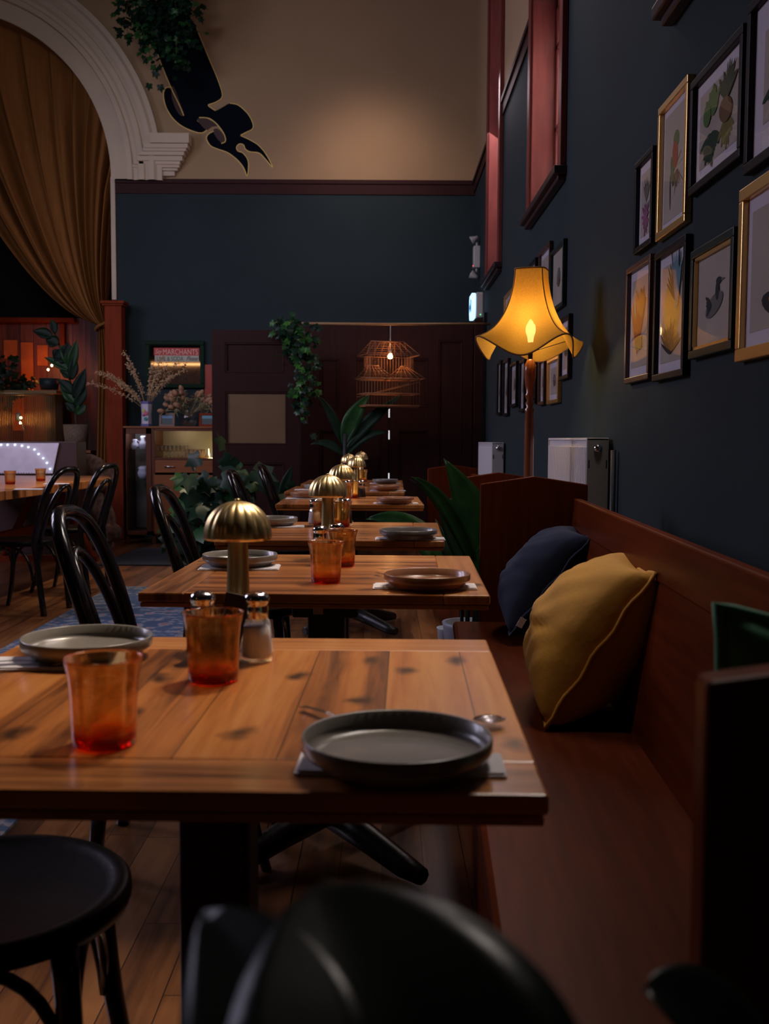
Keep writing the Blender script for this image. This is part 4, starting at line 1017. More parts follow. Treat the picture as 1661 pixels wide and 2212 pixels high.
# ================================================================== PLANTS
def ivy_leaf(bm, p, d, s, up, mi=0):
    d = d.normalized(); side = d.cross(up).normalized(); nrm = side.cross(d)
    shp = []
    tips = [(0,1.0),(24,.58),(52,.80),(80,.48),(112,.62),(142,.44),(165,.34),(180,.06)]
    for k in range(-len(tips)+1, len(tips)-1):
        a_, r_ = tips[abs(k)]; a_ = math.radians(a_)*(1 if k >= 0 else -1); shp.append((.30+r_*.70*math.cos(a_), r_*.66*math.sin(a_), -.16*r_*r_+.05*math.sin(3*a_)))
    vs = [bm.verts.new(p+(d*a+side*b+nrm*c_)*s) for a, b, c_ in shp]; ce = bm.verts.new(p+(d*.3+nrm*.03)*s)
    for i in range(len(vs)):
        f = bm.faces.new((ce, vs[i], vs[(i+1) % len(vs)])); f.material_index = mi; f.smooth = True
def ell_leaf(bm, p, d, ln, wd, up, droop=.3, mi=0, n=8, fold=.15):
    d = d.normalized(); side = d.cross(up); side = side.normalized() if side.length > .01 else Vector((1,0,0)); nrm = side.cross(d).normalized()
    prev = None
    for i in range(n+1):
        t_ = i/n; w = wd*math.sin(PI*(t_**.85))*.5+.0005; c_ = p+d*(ln*t_)-Vector((0,0,1))*(droop*ln*t_*t_)
        row = [bm.verts.new(c_+side*w+nrm*(w*fold*2)), bm.verts.new(c_), bm.verts.new(c_-side*w+nrm*(w*fold*2))]
        if prev:
            for k in (0, 1):
                f = bm.faces.new((prev[k], prev[k+1], row[k+1], row[k])); f.smooth = True; f.material_index = mi
        prev = row
def ivy(name, label, anchors, size, seed, mats_, stem_r=.003, cat='plant', dens=1.0):
    rn = random.Random(seed); root = thing(name, label, cat, anchors[0][0]); o0 = Vector(anchors[0][0])
    bm = NB(); bs = NB()
    for pts, spread, cnt in [(a[0:1]+a[1:-2], a[-2], a[-1]) for a in anchors]:
        pts = [Vector(p)-o0 for p in pts]; path = bez(pts, 16) if len(pts) > 1 else pts*2
        tube(bs, path, stem_r, 5)
        for k in range(int(cnt*dens)):
            i = rn.randrange(len(path)); p = path[i]+Vector((rn.gauss(0,1), rn.gauss(0,.6), rn.gauss(0,1)))*spread
            d = Vector((rn.uniform(-1,1), rn.uniform(-1.0,.3), rn.uniform(-1.3,.2))); ivy_leaf(bm, p, d, size*rn.uniform(.7,1.25), Vector((rn.uniform(-.4,.4),-1,rn.uniform(.2,.9))), rn.choices(range(len(mats_)), [6]+[2]*(len(mats_)-1))[0])
    obj('foliage', bm, mats_, root); obj('stems', bs, m_stem, root); return root
Yi = 10.9
def A_(Y, pts, spread, cnt): return [tuple(P(x, y, Y=Y)) for x, y in pts]+[spread, cnt]
ivy('hanging_ivy', 'bushy green ivy hanging from above over the painted ribbon', [A_(Yi, [(330,-60),(300,0),(325,130)], .09, 120), A_(Yi, [(360,-60),(390,0),(380,125)], .10, 170), A_(Yi, [(300,-60),(262,10),(278,85)], .06, 60), A_(Yi, [(380,-60),(405,20),(405,60)], .07, 90), A_(Yi, [(330,-80),(340,-20),(350,60)], .16, 260)], .085, 11, [m_leafd, m_leaf])
ivy('trailing_ivy', 'green ivy trailing down from the wooden rod beside the dark door', [A_(9.5, [(600,705),(625,690),(650,720),(632,760)], .05, 50), A_(9.5, [(640,695),(670,740),(690,800),(655,870)], .055, 90), A_(9.5, [(630,700),(635,760),(655,830),(665,915)], .045, 60), A_(9.5, [(620,700),(650,780),(640,840),(655,890)], .04, 40)], .075, 12, [m_leafd, m_leaf, m_leafb])
# big leafy pothos before the cabinet
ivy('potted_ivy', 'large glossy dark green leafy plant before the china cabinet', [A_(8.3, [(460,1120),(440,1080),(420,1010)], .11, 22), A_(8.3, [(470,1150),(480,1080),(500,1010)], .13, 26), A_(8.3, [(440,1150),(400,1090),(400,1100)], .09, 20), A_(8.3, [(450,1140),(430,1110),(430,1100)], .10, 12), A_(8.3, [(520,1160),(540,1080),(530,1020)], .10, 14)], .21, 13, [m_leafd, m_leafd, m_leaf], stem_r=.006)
c = P(470, 1190, Y=8.45); bm = NB(); lathe(bm, [(0,0),(.10,0),(.14,.30),(.15,.32),(.13,.32),(.12,.05),(0,.05)], 24)
tag(obj('plant_pot', bm, mat('dark_pot', (.03,.03,.035), .5), loc=(c.x+.1, 8.4, 0)), 'dark pot of the leafy plant before the china cabinet', 'pot')

def fan_plant(name, label, base, leaves, mm_, seed, pot=None):
    root = thing(name, label, 'plant', base); rn = random.Random(seed)
    for (dx, dy, dz, ln, wd, droop) in leaves:
        bm = NB(); d = Vector((dx, dy, dz)).normalized(); st_ = Vector((d.x*.2, d.y*.2, .35+.2*dz))*.9
        tube(bm, bez([(0,0,.08), st_*.6, st_], 6), [.008,.008,.007,.007,.006,.006,.005], 6)
        ell_leaf(bm, st_, d, ln, wd, Vector((rn.uniform(-.3,.3), -1, .4)), droop, 0, 12)
        obj('leaf', bm, mm_, root)
    if pot:
        bm = NB(); lathe(bm, [(0,0),(pot*.75,0),(pot,.25),(pot*1.02,.27),(pot*.9,.27),(pot*.85,.22),(0,.22)], 24); obj('pot', bm, mat('grey_blue_pot', (.22,.24,.30), .5), root)
        bm = NB(); lathe(bm, [(0,.225),(pot*.86,.221)], 20); obj('soil', bm, mat('soil', (.02,.012,.008), .95), root)
    return root
b_ = P(1010, 1180, Y=4.55)
def leaf_px(root, Y, pts, w, m, name='leaf', Yt=None, fold=.12, up=None):
    """leaf whose midrib passes through photo points at distances Y..Yt"""
    k = len(pts); q = [P(x, y, Y=Y+((Yt if Yt else Y)-Y)*i/(k-1))-root.location for i, (x, y) in enumerate(pts)]; path = bez(q, 14)
    bm = NB(); prev = None
    for i, c_ in enumerate(path):
        t_ = i/14; d = (path[min(i+1,14)]-path[max(i-1,0)]).normalized(); side = d.cross(up or Vector((.15,-1,.25))).normalized(); nrm = side.cross(d).normalized()
        ww = w*.5*math.sin(PI*min(1, .04+.96*t_)**.8)+.0008
        row = [bm.verts.new(c_+side*ww*s+nrm*(abs(s)*ww*fold*2)) for s in (1,.5,0,-.5,-1)]
        if prev:
            for j in range(4): f = bm.faces.new((prev[j], prev[j+1], row[j+1], row[j])); f.smooth = True
        prev = row
    o = obj(name, bm, m, root); so = o.modifiers.new('s', 'SOLIDIFY'); so.thickness = .0012; return o
bp = thing('broad_leaf_plant', 'broad-leaved green plant between the third table and the first bench end', 'plant', (.40, 4.75, 0))
for pts, w, m, Y, Yt in ([ [(1060,1215),(1030,1130),(1005,1060),(958,990)], .155, m_leaf, 4.5, 4.55], [[(1030,1240),(1000,1150),(950,1050),(888,1030)], .075, m_leaf, 4.4, 4.2],
   [[(1035,1250),(1000,1190),(960,1080),(885,1035)], .035, m_leafd, 4.5, 4.3], [[(1045,1260),(1020,1180),(1000,1120),(972,1075)], .085, m_leaf, 4.6, 4.6], [[(1040,1280),(1000,1200),(960,1130),(945,1060)], .09, m_leafd, 4.7, 4.8],
   [[(1020,1290),(985,1220),(960,1180),(940,1120)], .08, m_leafd, 4.75, 4.9], [[(1030,1330),(1010,1260),(1020,1200),(1050,1170)], .05, m_leaf, 4.35, 4.4], [[(1000,1290),(930,1150),(860,1105),(790,1122)], .13, m_leaf, 4.9, 5.1],
   [[(1045,1300),(1060,1220),(1075,1150),(1090,1100)], .10, m_leafd, 4.85, 4.9]):
    leaf_px(bp, Y, pts, w, m, Yt=Yt)
bm = NB(); lathe(bm, [(0,0),(.09,0),(.12,.24),(.125,.26),(.105,.26),(.10,.20),(0,.20)], 24); obj('pot', bm, mat('grey_blue_pot', (.22,.24,.30), .5), bp)
bm = NB()
for k in range(7): a_ = k*.9; tube(bm, [(.03*math.cos(a_), .03*math.sin(a_), .18), (.05*math.cos(a_), .05*math.sin(a_)-.05, .42)], .008, 6)
obj('stalks', bm, m_leafd, bp)
# small pots under the third table
for px, py, lab in ((968, 1386, 'grey-blue plant pot on the floor seen beneath the second table'),):
    bm = NB(); lathe(bm, [(0,0),(.05,0),(.058,.11),(.062,.12),(.052,.12),(.048,.09),(0,.09)], 24); g = P(px, py+18, Z=0)
    tag(obj('plant_pot', bm, mat('pale_blue_pot', (.30,.34,.42), .5), loc=(g.x, g.y, 0)), lab, 'pot')
# aspidistra in front of double door
ap = thing('tall_leaf_plant', 'dim plant with long upright leaves in front of the dark double door', 'plant', (P(745, 900, Y=9.6).x, 9.6, 0))
for pts, w, m in (([(742,960),(725,920),(715,880),(680,850)], .09, m_leafd), ([(745,965),(750,910),(775,880),(800,850)], .16, m_leaf), ([(748,970),(780,920),(820,890),(870,850)], .12, m_leafd), ([(744,970),(735,930),(725,910),(705,890)], .07, m_leafd), ([(746,990),(760,950),(800,930),(840,935)], .10, m_leafd), ([(744,985),(720,960),(700,950),(670,960)], .08, m_leafd)):
    leaf_px(ap, 9.6, pts, w, m)
bm = NB(); tube(bm, [(0,0,.2),(0,0,1.15)], .018, 8); lathe(bm, [(0,0),(.12,0),(.16,.26),(.14,.26),(.12,.2),(0,.2)], 20); obj('pot', bm, mat('dark_pot', (.03,.03,.035), .5), ap)
# leaves beside the chair backs
sp2 = thing('leafy_plant', 'dim plant with pointed leaves behind the fifth table chairs', 'plant', (P(600, 1040, Y=9.2).x, 9.2, 0))
for pts, w in (([(605,1080),(615,1050),(625,1025),(631,1006)], .09), ([(590,1080),(570,1050),(560,1030),(556,1012)], .09), ([(600,1090),(600,1060),(590,1030),(585,1015)], .08), ([(600,1095),(640,1070),(650,1060),(660,1062)], .07)): leaf_px(sp2, 9.2, pts, w, m_leafd)
bm = NB(); tube(bm, [(0,0,.2),(0,0,.6)], .015, 8); lathe(bm, [(0,0),(.12,0),(.15,.24),(.13,.24),(.12,.2),(0,.2)], 20); obj('pot', bm, mat('dark_pot', (.03,.03,.035), .5), sp2)
# near foreground plant
npl = thing('foreground_plant', 'dark blurred glossy leaves right in front of the camera at the bottom', 'plant', (0.02, .42, 0))
def big_leaf(root, cpts, width, m, name='leaf', tilt=(0,-.2,1)):
    q = [Vector(p)-root.location for p in cpts]; path = bez(q, 16); bm = NB(); prev = None; up = Vector(tilt)
    for i, c_ in enumerate(path):
        t_ = i/16; d = (path[min(i+1,16)]-path[max(i-1,0)]).normalized(); side = d.cross(up).normalized(); nrm = side.cross(d).normalized()
        ww = width*.5*(math.sin(PI*min(1, .03+.97*t_)**.75)**.7)+.0005
        row = [bm.verts.new(c_+side*ww*s+nrm*(abs(s)*ww*.14)) for s in (1,.75,.5,.25,0,-.25,-.5,-.75,-1)]
        if prev:
            for j in range(8): f = bm.faces.new((prev[j], prev[j+1], row[j+1], row[j])); f.smooth = True
        prev = row
    o = obj(name, bm, m, root); so = o.modifiers.new('s', 'SOLIDIFY'); so.thickness = .001; return o
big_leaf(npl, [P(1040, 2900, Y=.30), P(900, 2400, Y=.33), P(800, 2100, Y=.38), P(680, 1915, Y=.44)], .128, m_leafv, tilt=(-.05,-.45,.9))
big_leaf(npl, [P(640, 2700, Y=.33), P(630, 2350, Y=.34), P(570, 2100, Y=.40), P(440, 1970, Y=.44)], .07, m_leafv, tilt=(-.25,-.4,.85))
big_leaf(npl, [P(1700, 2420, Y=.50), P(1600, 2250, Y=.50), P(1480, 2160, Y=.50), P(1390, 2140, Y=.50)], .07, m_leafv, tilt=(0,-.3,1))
bm = NB(); tube(bm, bez([(0,0,.2),(.03,0,.5),(.06,-.03,.62),(.045,-.02,.68)], 8), .008, 8); tube(bm, bez([(0,0,.2),(.0,.0,.4),(-.05,-.03,.55),(-.01,-.06,.66)], 8), .006, 8); tube(bm, bez([(0,0,.2),(.1,.0,.5),(.2,0,.6),(.22,.08,.72)], 8), .006, 8)
obj('stems', bm, m_leafd, npl)
bm = NB(); lathe(bm, [(0,0),(.10,0),(.13,.24),(.135,.26),(.115,.26),(.11,.2),(0,.2)], 24); obj('pot', bm, mat('dark_pot', (.03,.03,.035), .5), npl)

# ================================================================== CHINA CABINET
YC = 10.75
def cx(px): return P(px, 1000, Y=YC).x
def cz(py): return P(360, py, Y=YC).z
cab = thing('china_cabinet', 'teak china cabinet with glass doors and glassware by the back wall', 'cabinet', ((cx(267)+cx(475))/2, YC, 0)); ox = cab.location.x
X0, X1 = cx(267)-ox, cx(500)-ox; XM = cx(328)-ox; XN = cx(333)-ox; dC = .42; zt2, zb2 = cz(921), cz(1156)
bm = NB(); box(bm, X0, X1, -.01, dC, zt2-.02, zt2); obj('top_board', bm, m_cabw, cab, bevel=.004)
bm = NB(); box(bm, X0+.008, X1, .0, dC, zb2, zb2+.04); box(bm, X0+.008, X1, dC-.015, dC, zb2, zt2-.02); box(bm, X1-.02, X1, 0, dC, zb2, zt2-.02); box(bm, X0+.008, X0+.025, 0, dC, zb2, zt2-.02)
box(bm, XM-.01, XN+.01, 0, dC, zb2, zt2-.02); box(bm, X0+.008, XM, .0, .02, zt2-.08, zt2-.02); box(bm, XM-.06, XM, .0, .02, zb2, zt2-.02); box(bm, X0+.008, X0+.03, 0, .02, zb2, zt2-.02)
zs_ = cz(989); obj('back_lining', bx(XN+.01, X1-.022, dC-.020, dC-.016, zs_, zt2-.045), mat('grey_lining', (.30,.26,.22), .6), cab); obj('back_lining', bx(X0+.027, XM-.012, dC-.020, dC-.016, zb2+.045, zt2-.03), mat('grey_lining', (.30,.26,.22), .6), cab); box(bm, XN, X1, 0, dC, zs_-.02, zs_); box(bm, XN, X1, 0, .02, zt2-.045, zt2-.02); obj('carcass', bm, m_cabd, cab, bevel=.002)
obj('side_door', bx(X0+.03, XM-.06, .006, .012, zb2+.06, zt2-.08), pane_mat('cabinet_glass', (.9,.92,.95)), cab)
obj('glass_front', bx(XN+.01, X1-.02, .006, .010, zs_, zt2-.045), pane_mat('cabinet_glass', (.9,.92,.95)), cab)
dr = obj('drawer', bx(XN+.012, X1-.02, -.008, .3, cz(1021), cz(994)), m_cabw, cab, bevel=.003)
bm = NB(); tube(bm, [(cx(355)-ox,-.02,cz(1008)), (cx(377)-ox,-.02,cz(1008))], .006, 8); tube(bm, [(cx(355)-ox,-.02,cz(1008)), (cx(355)-ox,-.005,cz(1008))], .004, 6); tube(bm, [(cx(377)-ox,-.02,cz(1008)), (cx(377)-ox,-.005,cz(1008))], .004, 6); obj('handle', bm, m_steel, dr)
for a_, b_ in ((331, 410), (412, 478)): obj('door', bx(cx(a_)-ox+.004, cx(b_)-ox-.004, -.006, .012, zb2+.012, cz(1026)), m_cabw, cab, bevel=.003)
for zz in (cz(1037), cz(972)): obj('glass_shelf', bx(X0+.03, XM-.02, .04, dC-.03, zz-.006, zz), pane_mat('shelf_glass', (.8,.85,.85), .05, 1.6), cab)
for a_ in (cx(330)-ox, cx(272)-ox, cx(455)-ox): obj('leg', bx(a_-.02, a_+.02, .02, .06, 0, zb2), m_cabd, cab, bevel=.003)
for a_ in (cx(330)-ox, cx(455)-ox): obj('leg', bx(a_-.02, a_+.02, dC-.06, dC-.02, 0, zb2), m_cabd, cab, bevel=.003)
point('cabinet_lamp', (cx(452), YC+.12, cz(985)), 3.0, (1.0,.78,.30), .03)
point('cabinet_fill_middle', (cx(385), YC+.2, zt2-.06), .9, (1.0,.80,.45), .03)  # added fill so the middle of the shelf and its goblets show
point('cabinet_side_lamp', (cx(300), YC+.1, cz(932)), 1.0, (.8,.85,1.0), .03)
# goblets on the cabinet shelf
m_gob = thin_glass('goblet_glass', ((.95,.92,.7), 60.0), 1.5, .04, .3)
def goblet(label):
    bm = NB(); lathe(bm, [(0,0),(.026,.001),(.026,.003),(.004,.006),(.004,.055),(.02,.065),(.032,.085),(.034,.11),(.030,.13),(.0285,.13),(.032,.11),(.030,.087),(.018,.069),(0,.064)], 24)
    o = obj('goblet', bm, m_gob); tag(o, label, 'glass', 'goblets in the cabinet'); return o
g_ = goblet('small stemmed goblet on the upper shelf of the china cabinet')
gi = 0
for i, px in enumerate((338, 346, 355, 364, 373, 382, 390)):
    for j, yy in enumerate((.10, .20)):
        o = g_ if gi == 0 else g_.copy()
        if gi: COL.objects.link(o)
        o.location = (cx(px+3*j), YC+yy, zs_+.0005); gi += 1
for k, px in enumerate((400, 408, 417, 426, 435, 444)):
    bm = NB(); lathe(bm, [(0,0),(.024,0),(.028,.09),(.0265,.09),(.022,.006),(0,.006)], 20); o = obj('small_tumbler', bm, m_gob, loc=(cx(px), YC+.12, zs_+.0005)); tag(o, 'small clear tumbler at the lamp-lit right end of the cabinet shelf', 'glass', 'tumblers in the cabinet')
bm = NB(); lathe(bm, [(0,0),(.022,0),(.02,.03),(.03,.05),(.026,.06),(0,.058)], 16); tag(obj('orange_jar', bm, mat('orange_ceramic', (.5,.22,.06), .5), loc=(cx(424), YC+.25, zs_+.001)), 'small orange jar behind the tumblers in the cabinet', 'jar')
m_chi = mat('white_china', (.62,.60,.70), .3)
for (px, zz, lab) in ((284, cz(972), 'white china jug on the upper left cabinet shelf'), (303, cz(972), 'white china figurine on the upper left cabinet shelf'), (302, cz(1037), 'white china bowl heap on the lower left cabinet shelf')):
    bm = NB(); s_ = 1 if 'jug' in lab else (1.3 if 'fig' in lab else 1.5)
    lathe(bm, [(0,0),(.025*s_,0),(.04*s_,.03*s_),(.035*s_,.06*s_),(.02*s_,.08*s_),(.028*s_,.10*s_),(.02*s_,.11*s_),(0,.105*s_)] if 'bowl' not in lab else [(0,0),(.03,0),(.06,.04),(.065,.07),(.05,.10),(.06,.12),(.03,.14),(0,.13)], 20, mod=(lambda a: 1+.08*math.sin(5*a)))
    if 'jug' in lab: tube(bm, bez([(.03,0,.03),(.075,0,.04),(.07,0,.09),(.025,0,.09)], 8), .005, 6)
    tag(obj('china_piece', bm, m_chi, loc=(cx(px), YC+.15, zz+.001)), lab, 'china')
# things on top of the cabinet
vb = thing('porcelain_vase', 'tall white floral vase with dried golden branches on the cabinet', 'vase', (cx(310.5), YC+.15, zt2+.0005))
kk = YC/F; hv = (919-865)*kk
m_vase = mat('white_porcelain', (.55,.54,.66), .3)
bm = NB(); hx = 12*kk; pr = []
lathe(bm, [(0,0),(hx*.9,0),(hx*.95,.01),(hx*.9,hv*.5),(hx*1.05,hv),(hx*.95,hv),(hx*.8,hv*.5),(0,.02)], 6, smooth=False); obj('body', bm, m_vase, vb, bevel=.004)
bm = NB()
for (z_, n_) in ((hv*.95, 0), (hv*.05, 0)): lathe(bm, [(hx*1.07,z_-.012),(hx*1.07,z_+.012)], 6, smooth=False)
obj('blue_band', bm, mat('cobalt_band', (.10,.10,.30), .4), vb)
for (dx, dz, r, col, nm) in ((-.3, .62, .018, (.6,.5,.1), 'yellow'), (.1, .52, .024, (.6,.12,.2), 'pink'), (-.35, .45, .014, (.5,.1,.25), 'rose'), (.05, .3, .022, (.05,.25,.25), 'teal')):
    bm = NB()
    for k in range(5): a_ = k*1.257; lathe(bm, [(0,0),(r*.5,0),(r*.45,.002),(0,.003)], 8, cx=r*.5*math.cos(a_), cy=r*.5*math.sin(a_))
    obj('painted_flower', bm, mat('vase_'+nm, col, .4), vb, loc=(dx*hx, -hx*.92, dz*hv), rot=(PI/2,0,0))
bm = NB(); rn = random.Random(4)
m_dry = mat('dried_golden_seed', (.50,.30,.14), .6, noise=.4, nscale=80)
for (tx, ty) in ((190,828),(218,803),(210,806),(268,762),(275,790),(240,815),(345,800),(362,790),(398,800),(385,785),(352,770),(372,812),(255,830),(330,790)):
    tip = P(tx, ty, Y=YC+.15+rn.uniform(-.15,.1))-vb.location; mid = Vector((tip.x*.45, tip.y*.4, hv+(tip.z-hv)*.65+.03)); path = bez([(0,0,hv*.6), mid, tip], 14)
    tube(bm, path, .0025, 4)
    for p in path[4:]:
        for k in range(9):
            q_ = p+Vector((rn.gauss(0,.012), rn.gauss(0,.012), rn.gauss(0,.012))); s_ = rn.uniform(.004,.009)
            vs = [bm.verts.new(q_+Vector(w)*s_) for w in ((1,0,0),(0,1,0),(0,0,1),(-1,0,0),(0,0,-1))]
            for f in ((0,1,2),(1,3,2),(0,2,3),(0,4,1),(1,4,3),(0,3,4)): bm.faces.new([vs[i] for i in f])
dr_ = obj('dried_branches', bm, m_dry, vb)
gv = thing('glass_vase', 'round clear glass vase holding a dried protea bouquet on the cabinet', 'vase', (cx(402), YC+.16, zt2+.0005)); hv2 = (919-882)*kk; r2 = 19*kk
bm = NB(); lathe(bm, [(0,0),(r2*.6,0),(r2*.95,hv2*.25),(r2,hv2*.5),(r2*.8,hv2*.8),(r2*.55,hv2*.92),(r2*.65,hv2),(r2*.58,hv2),(r2*.48,hv2*.92),(r2*.75,hv2*.78),(r2*.94,hv2*.5),(r2*.85,hv2*.25),(r2*.5,.01),(0,.008)], 32); obj('bowl', bm, m_clear, gv)
bm = NB(); bg = NB()
for k in range(34):
    tx = rn.uniform(348, 470); ty = 836+abs(tx-405)*.35+rn.uniform(-2, 34); tip = P(tx, ty, Y=YC+.16+rn.uniform(-.13,.10))-gv.location
    tube(bg, bez([(0,0,hv2*.5), (tip.x*.35, tip.y*.3, hv2*1.1), tip], 6), .003, 4)
    d = (tip-Vector((0,0,hv2*.8))).normalized(); Mx = d.to_track_quat('Z','Y').to_matrix(); s_ = rn.uniform(.8,1.15)
    b2_ = NB(); lathe(b2_, [(0,-.03),(.016,-.025),(.027,0),(.024,.025),(.010,.045),(0,.048)], 8)
    vm = {}
    for v in b2_.verts: vm[v] = bm.verts.new(tip+Mx@(v.co*s_))
    for f in b2_.faces: bm.faces.new([vm[v] for v in f.verts]).smooth = True
    b2_.free()
    for q_ in range(7):
        dd = Vector((rn.uniform(-1,1), rn.uniform(-1,.4), rn.uniform(-.8,1))).normalized(); ell_leaf(bg, tip-d*.03, dd, rn.uniform(.05,.09), .008, Vector((0,-1,.2)), .2, 0, 3)
obj('protea_heads', bm, mat('dried_protea', (.42,.22,.12), .8, noise=.3, nscale=50), gv); obj('dried_greenery', bg, mat('dried_greenery', (.24,.20,.10), .8), gv)
for px, w_, lab, sk in ((357, 34, 'small wooden framed landscape photo between the two vases', (.10,.22,.38)), (448, 42, 'small orange framed landscape photo beside the glass vase', (.08,.24,.34))):
    t = thing('photo_frame', lab, 'photo frame', (cx(px), YC+.09, zt2+.0005), .0, 'landscape photos on the cabinet'); hw = w_/2*kk; hh = 30*kk
    bm = NB()
    for q in ((-hw,hw,0,.025),(-hw,hw,hh-.025,hh),(-hw,-hw+.025,.025,hh-.025),(hw-.025,hw,.025,hh-.025)): box(bm, q[0], q[1], 0, .015, q[2], q[3])
    fr_ = obj('frame', bm, m_cabd if px < 400 else m_post, t, rot=(-.18,0,0), bevel=.002)
    obj('picture', bx(-hw+.024, hw-.024, .006, .009, .024, hh*.60), mat('landscape_ground', (.03,.05,.05), .5), fr_); obj('sky', bx(-hw+.024, hw-.024, .006, .009, hh*.60, hh-.024), mat('landscape_sky_%d' % px, sk, .5), fr_)
    obj('strut', bx(-.015, .015, .02, .075, 0, .01), m_blk, t)
# advertising mirror on the back wall
YM = BY
def my(px, py): return P(px, py, Y=YM)
a_, b_ = my(316, 838), my(442, 737); mir = thing('advertising_mirror', 'green framed advertising mirror with red and green lettering above the cabinet', 'mirror', ((a_.x+b_.x)/2, YM, (a_.z+b_.z)/2)); mc = mir.location
hw, hh = (b_.x-a_.x)/2, (b_.z-a_.z)/2; m_gf = mat('dark_green_mirror_frame', (.005,.022,.010), .5, spec=0.1); bm = NB(); f_ = .045
for q in ((-hw,hw,-hh,-hh+f_),(-hw,hw,hh-f_,hh),(-hw,-hw+f_,-hh+f_,hh-f_),(hw-f_,hw,-hh+f_,hh-f_)): box(bm, q[0], q[1], -.04, -.001, q[2], q[3])
obj('frame', bm, m_gf, mir, bevel=.006)
obj('mirror_glass', bx(-hw+f_, hw-f_, -.012, -.002, -hh+f_, hh-f_), mat('silver_mirror', (.55,.54,.56), .03, metal=1.0), mir)
def mrect(nm, px0, py0, px1, py1, m, d):
    a = my(px0, py1); b = my(px1, py0); return obj(nm, bx(a.x-mc.x, b.x-mc.x, -d, -.0125, a.z-mc.z, b.z-mc.z), m, mir)
m_red = mat('sign_red', (.50,.035,.025), .5); m_cr = mat('sign_cream', (.48,.44,.36), .5); m_sg = mat('sign_green', (.01,.10,.03), .5); m_pk = mat('sign_pink', (.75,.45,.38), .5)
mrect('red_band', 333, 752, 431, 768, m_red, .014); mrect('cream_band', 335, 768.5, 430, 781, m_cr, .014)
def mtext(nm, body, px0, px1, pyb, sz, m, sh=0): 
    a = my(px0, pyb); b = my(px1, pyb); text_mesh(nm, body, sz*kk*1.42, m, mir, (a.x-mc.x, -.0155, a.z-mc.z), (PI/2,0,0), sh, .0006, b.x-a.x)
mtext('script_lettering', 'Say', 335, 350, 764, 10, m_pk, .4); mtext('white_lettering', 'MARCHANTS', 352, 427, 766, 12.5, m_pk)
mtext('green_lettering', 'LIME & SODA', 339, 396, 779.5, 10, m_sg); mtext('script_lettering', 'Please', 403, 427, 779, 10, mat('sign_black', (.03,.03,.04), .5), .4)
# red panel right of the mirror
a_, b_ = my(443, 860), my(455, 788); tag(obj('red_wall_panel', bx(a_.x, b_.x+.05, BY-.02, BY, a_.z, b_.z), mat('glossy_red_panel', (.35,.04,.02), .4)), 'red panel on the wall between the mirror and the dark door leaf', 'panel')

# lit shelf on the front wall, which the mirror reflects
sh_ = thing('lit_bar_shelf', 'warm lit bar shelf behind the camera, seen only in the mirror', 'shelf', (-5.0, YF+.05, 2.6))
obj('light_strip', bx(-.62, .62, 0, .05, .27, .31), emis('warm_strip', (1.0,.50,.18), 4.0), sh_)
obj('back_panel', bx(-.8, .8, 0, .02, -.6, .25), mat('brown_tiles', (.42,.28,.24), .5), sh_); obj('board', bx(-.8, .8, 0, .25, .32, .36), m_cabd, sh_)
# ================================================================== POST, CURTAIN, STAGE
a_, b_ = P(232, 1162, Y=11.2), P(262, 660, Y=11.2)
pt = thing('timber_post', 'tall orange-brown timber post with a flat cap at the stage corner', 'post', ((a_.x+b_.x)/2, 11.28, 0)); w_ = (b_.x-a_.x)/2
obj('shaft', bx(-w_, w_, -.08, .08, 0, b_.z), m_post, pt, bevel=.006); z_ = b_.z
bm = NB(); box(bm, -w_-.035, w_+.035, -.11, .11, z_+.02, z_+.05); box(bm, -w_-.02, w_+.02, -.095, .095, z_, z_+.02); obj('cap', bm, m_post, pt, bevel=.004)
YCu = BY+.25
cu = thing('stage_curtain', 'ochre curtain draped from the arch and tied back beside the post', 'curtain', tuple(P(222, 705, Y=YCu))); co = cu.location
def curt(s, t_):
    ang = math.radians(118)*(1-s)**1.0+math.radians(-4)*s
    top = Vector((AC.x+(AR+.03)*math.cos(ang), YCu, AC.z+(AR+.03)*math.sin(ang)))
    C0 = P(56+(238-56)*s**1.15, 672-80*s, Y=YCu); tie = P(206+26*s, 699+8*math.sin(PI*s)-6*s, Y=YCu)
    q = top*(1-t_)**2+C0*(2*t_*(1-t_))+tie*(t_*t_)
    amp = .17*(1-t_)**.6*(.4+.6*min(1, t_*6))+.014
    ph = 2*PI*10.5*s+1.2*math.sin(3*s*PI); amp2 = amp*(.75+.5*math.sin(7.7*s+1))
    q.y += -amp2*(abs(math.sin(ph*.5))*2-1+.25*math.sin(2.3*ph+1)); q.x += .03*math.cos(ph)*(1-t_)
    return q-co
bm = NB(); grid(bm, curt, 300, 36); obj('drape', bm, m_curt, cu)
def tail_(s, t_):
    xl = 213-6*t_+ (s)*(16+14*min(1, t_*4)); q = P(xl, 706+294*t_, Y=YCu-.02); q.y += .022*math.sin(2*PI*4*s+.5)*(1 if t_ > .02 else .5); return q-co
bm = NB(); grid(bm, tail_, 48, 20); obj('tail', bm, m_curt, cu)
bm = NB(); c_ = P(221, 703, Y=YCu-.02)-co; tube(bm, [c_+Vector((.07*math.cos(a), .06*math.sin(a), .05*math.cos(a)+.01*math.sin(2*a))) for a in [2*PI*i/20 for i in range(20)]], .018, 8, closed=True); obj('tieback', bm, m_curt, cu)
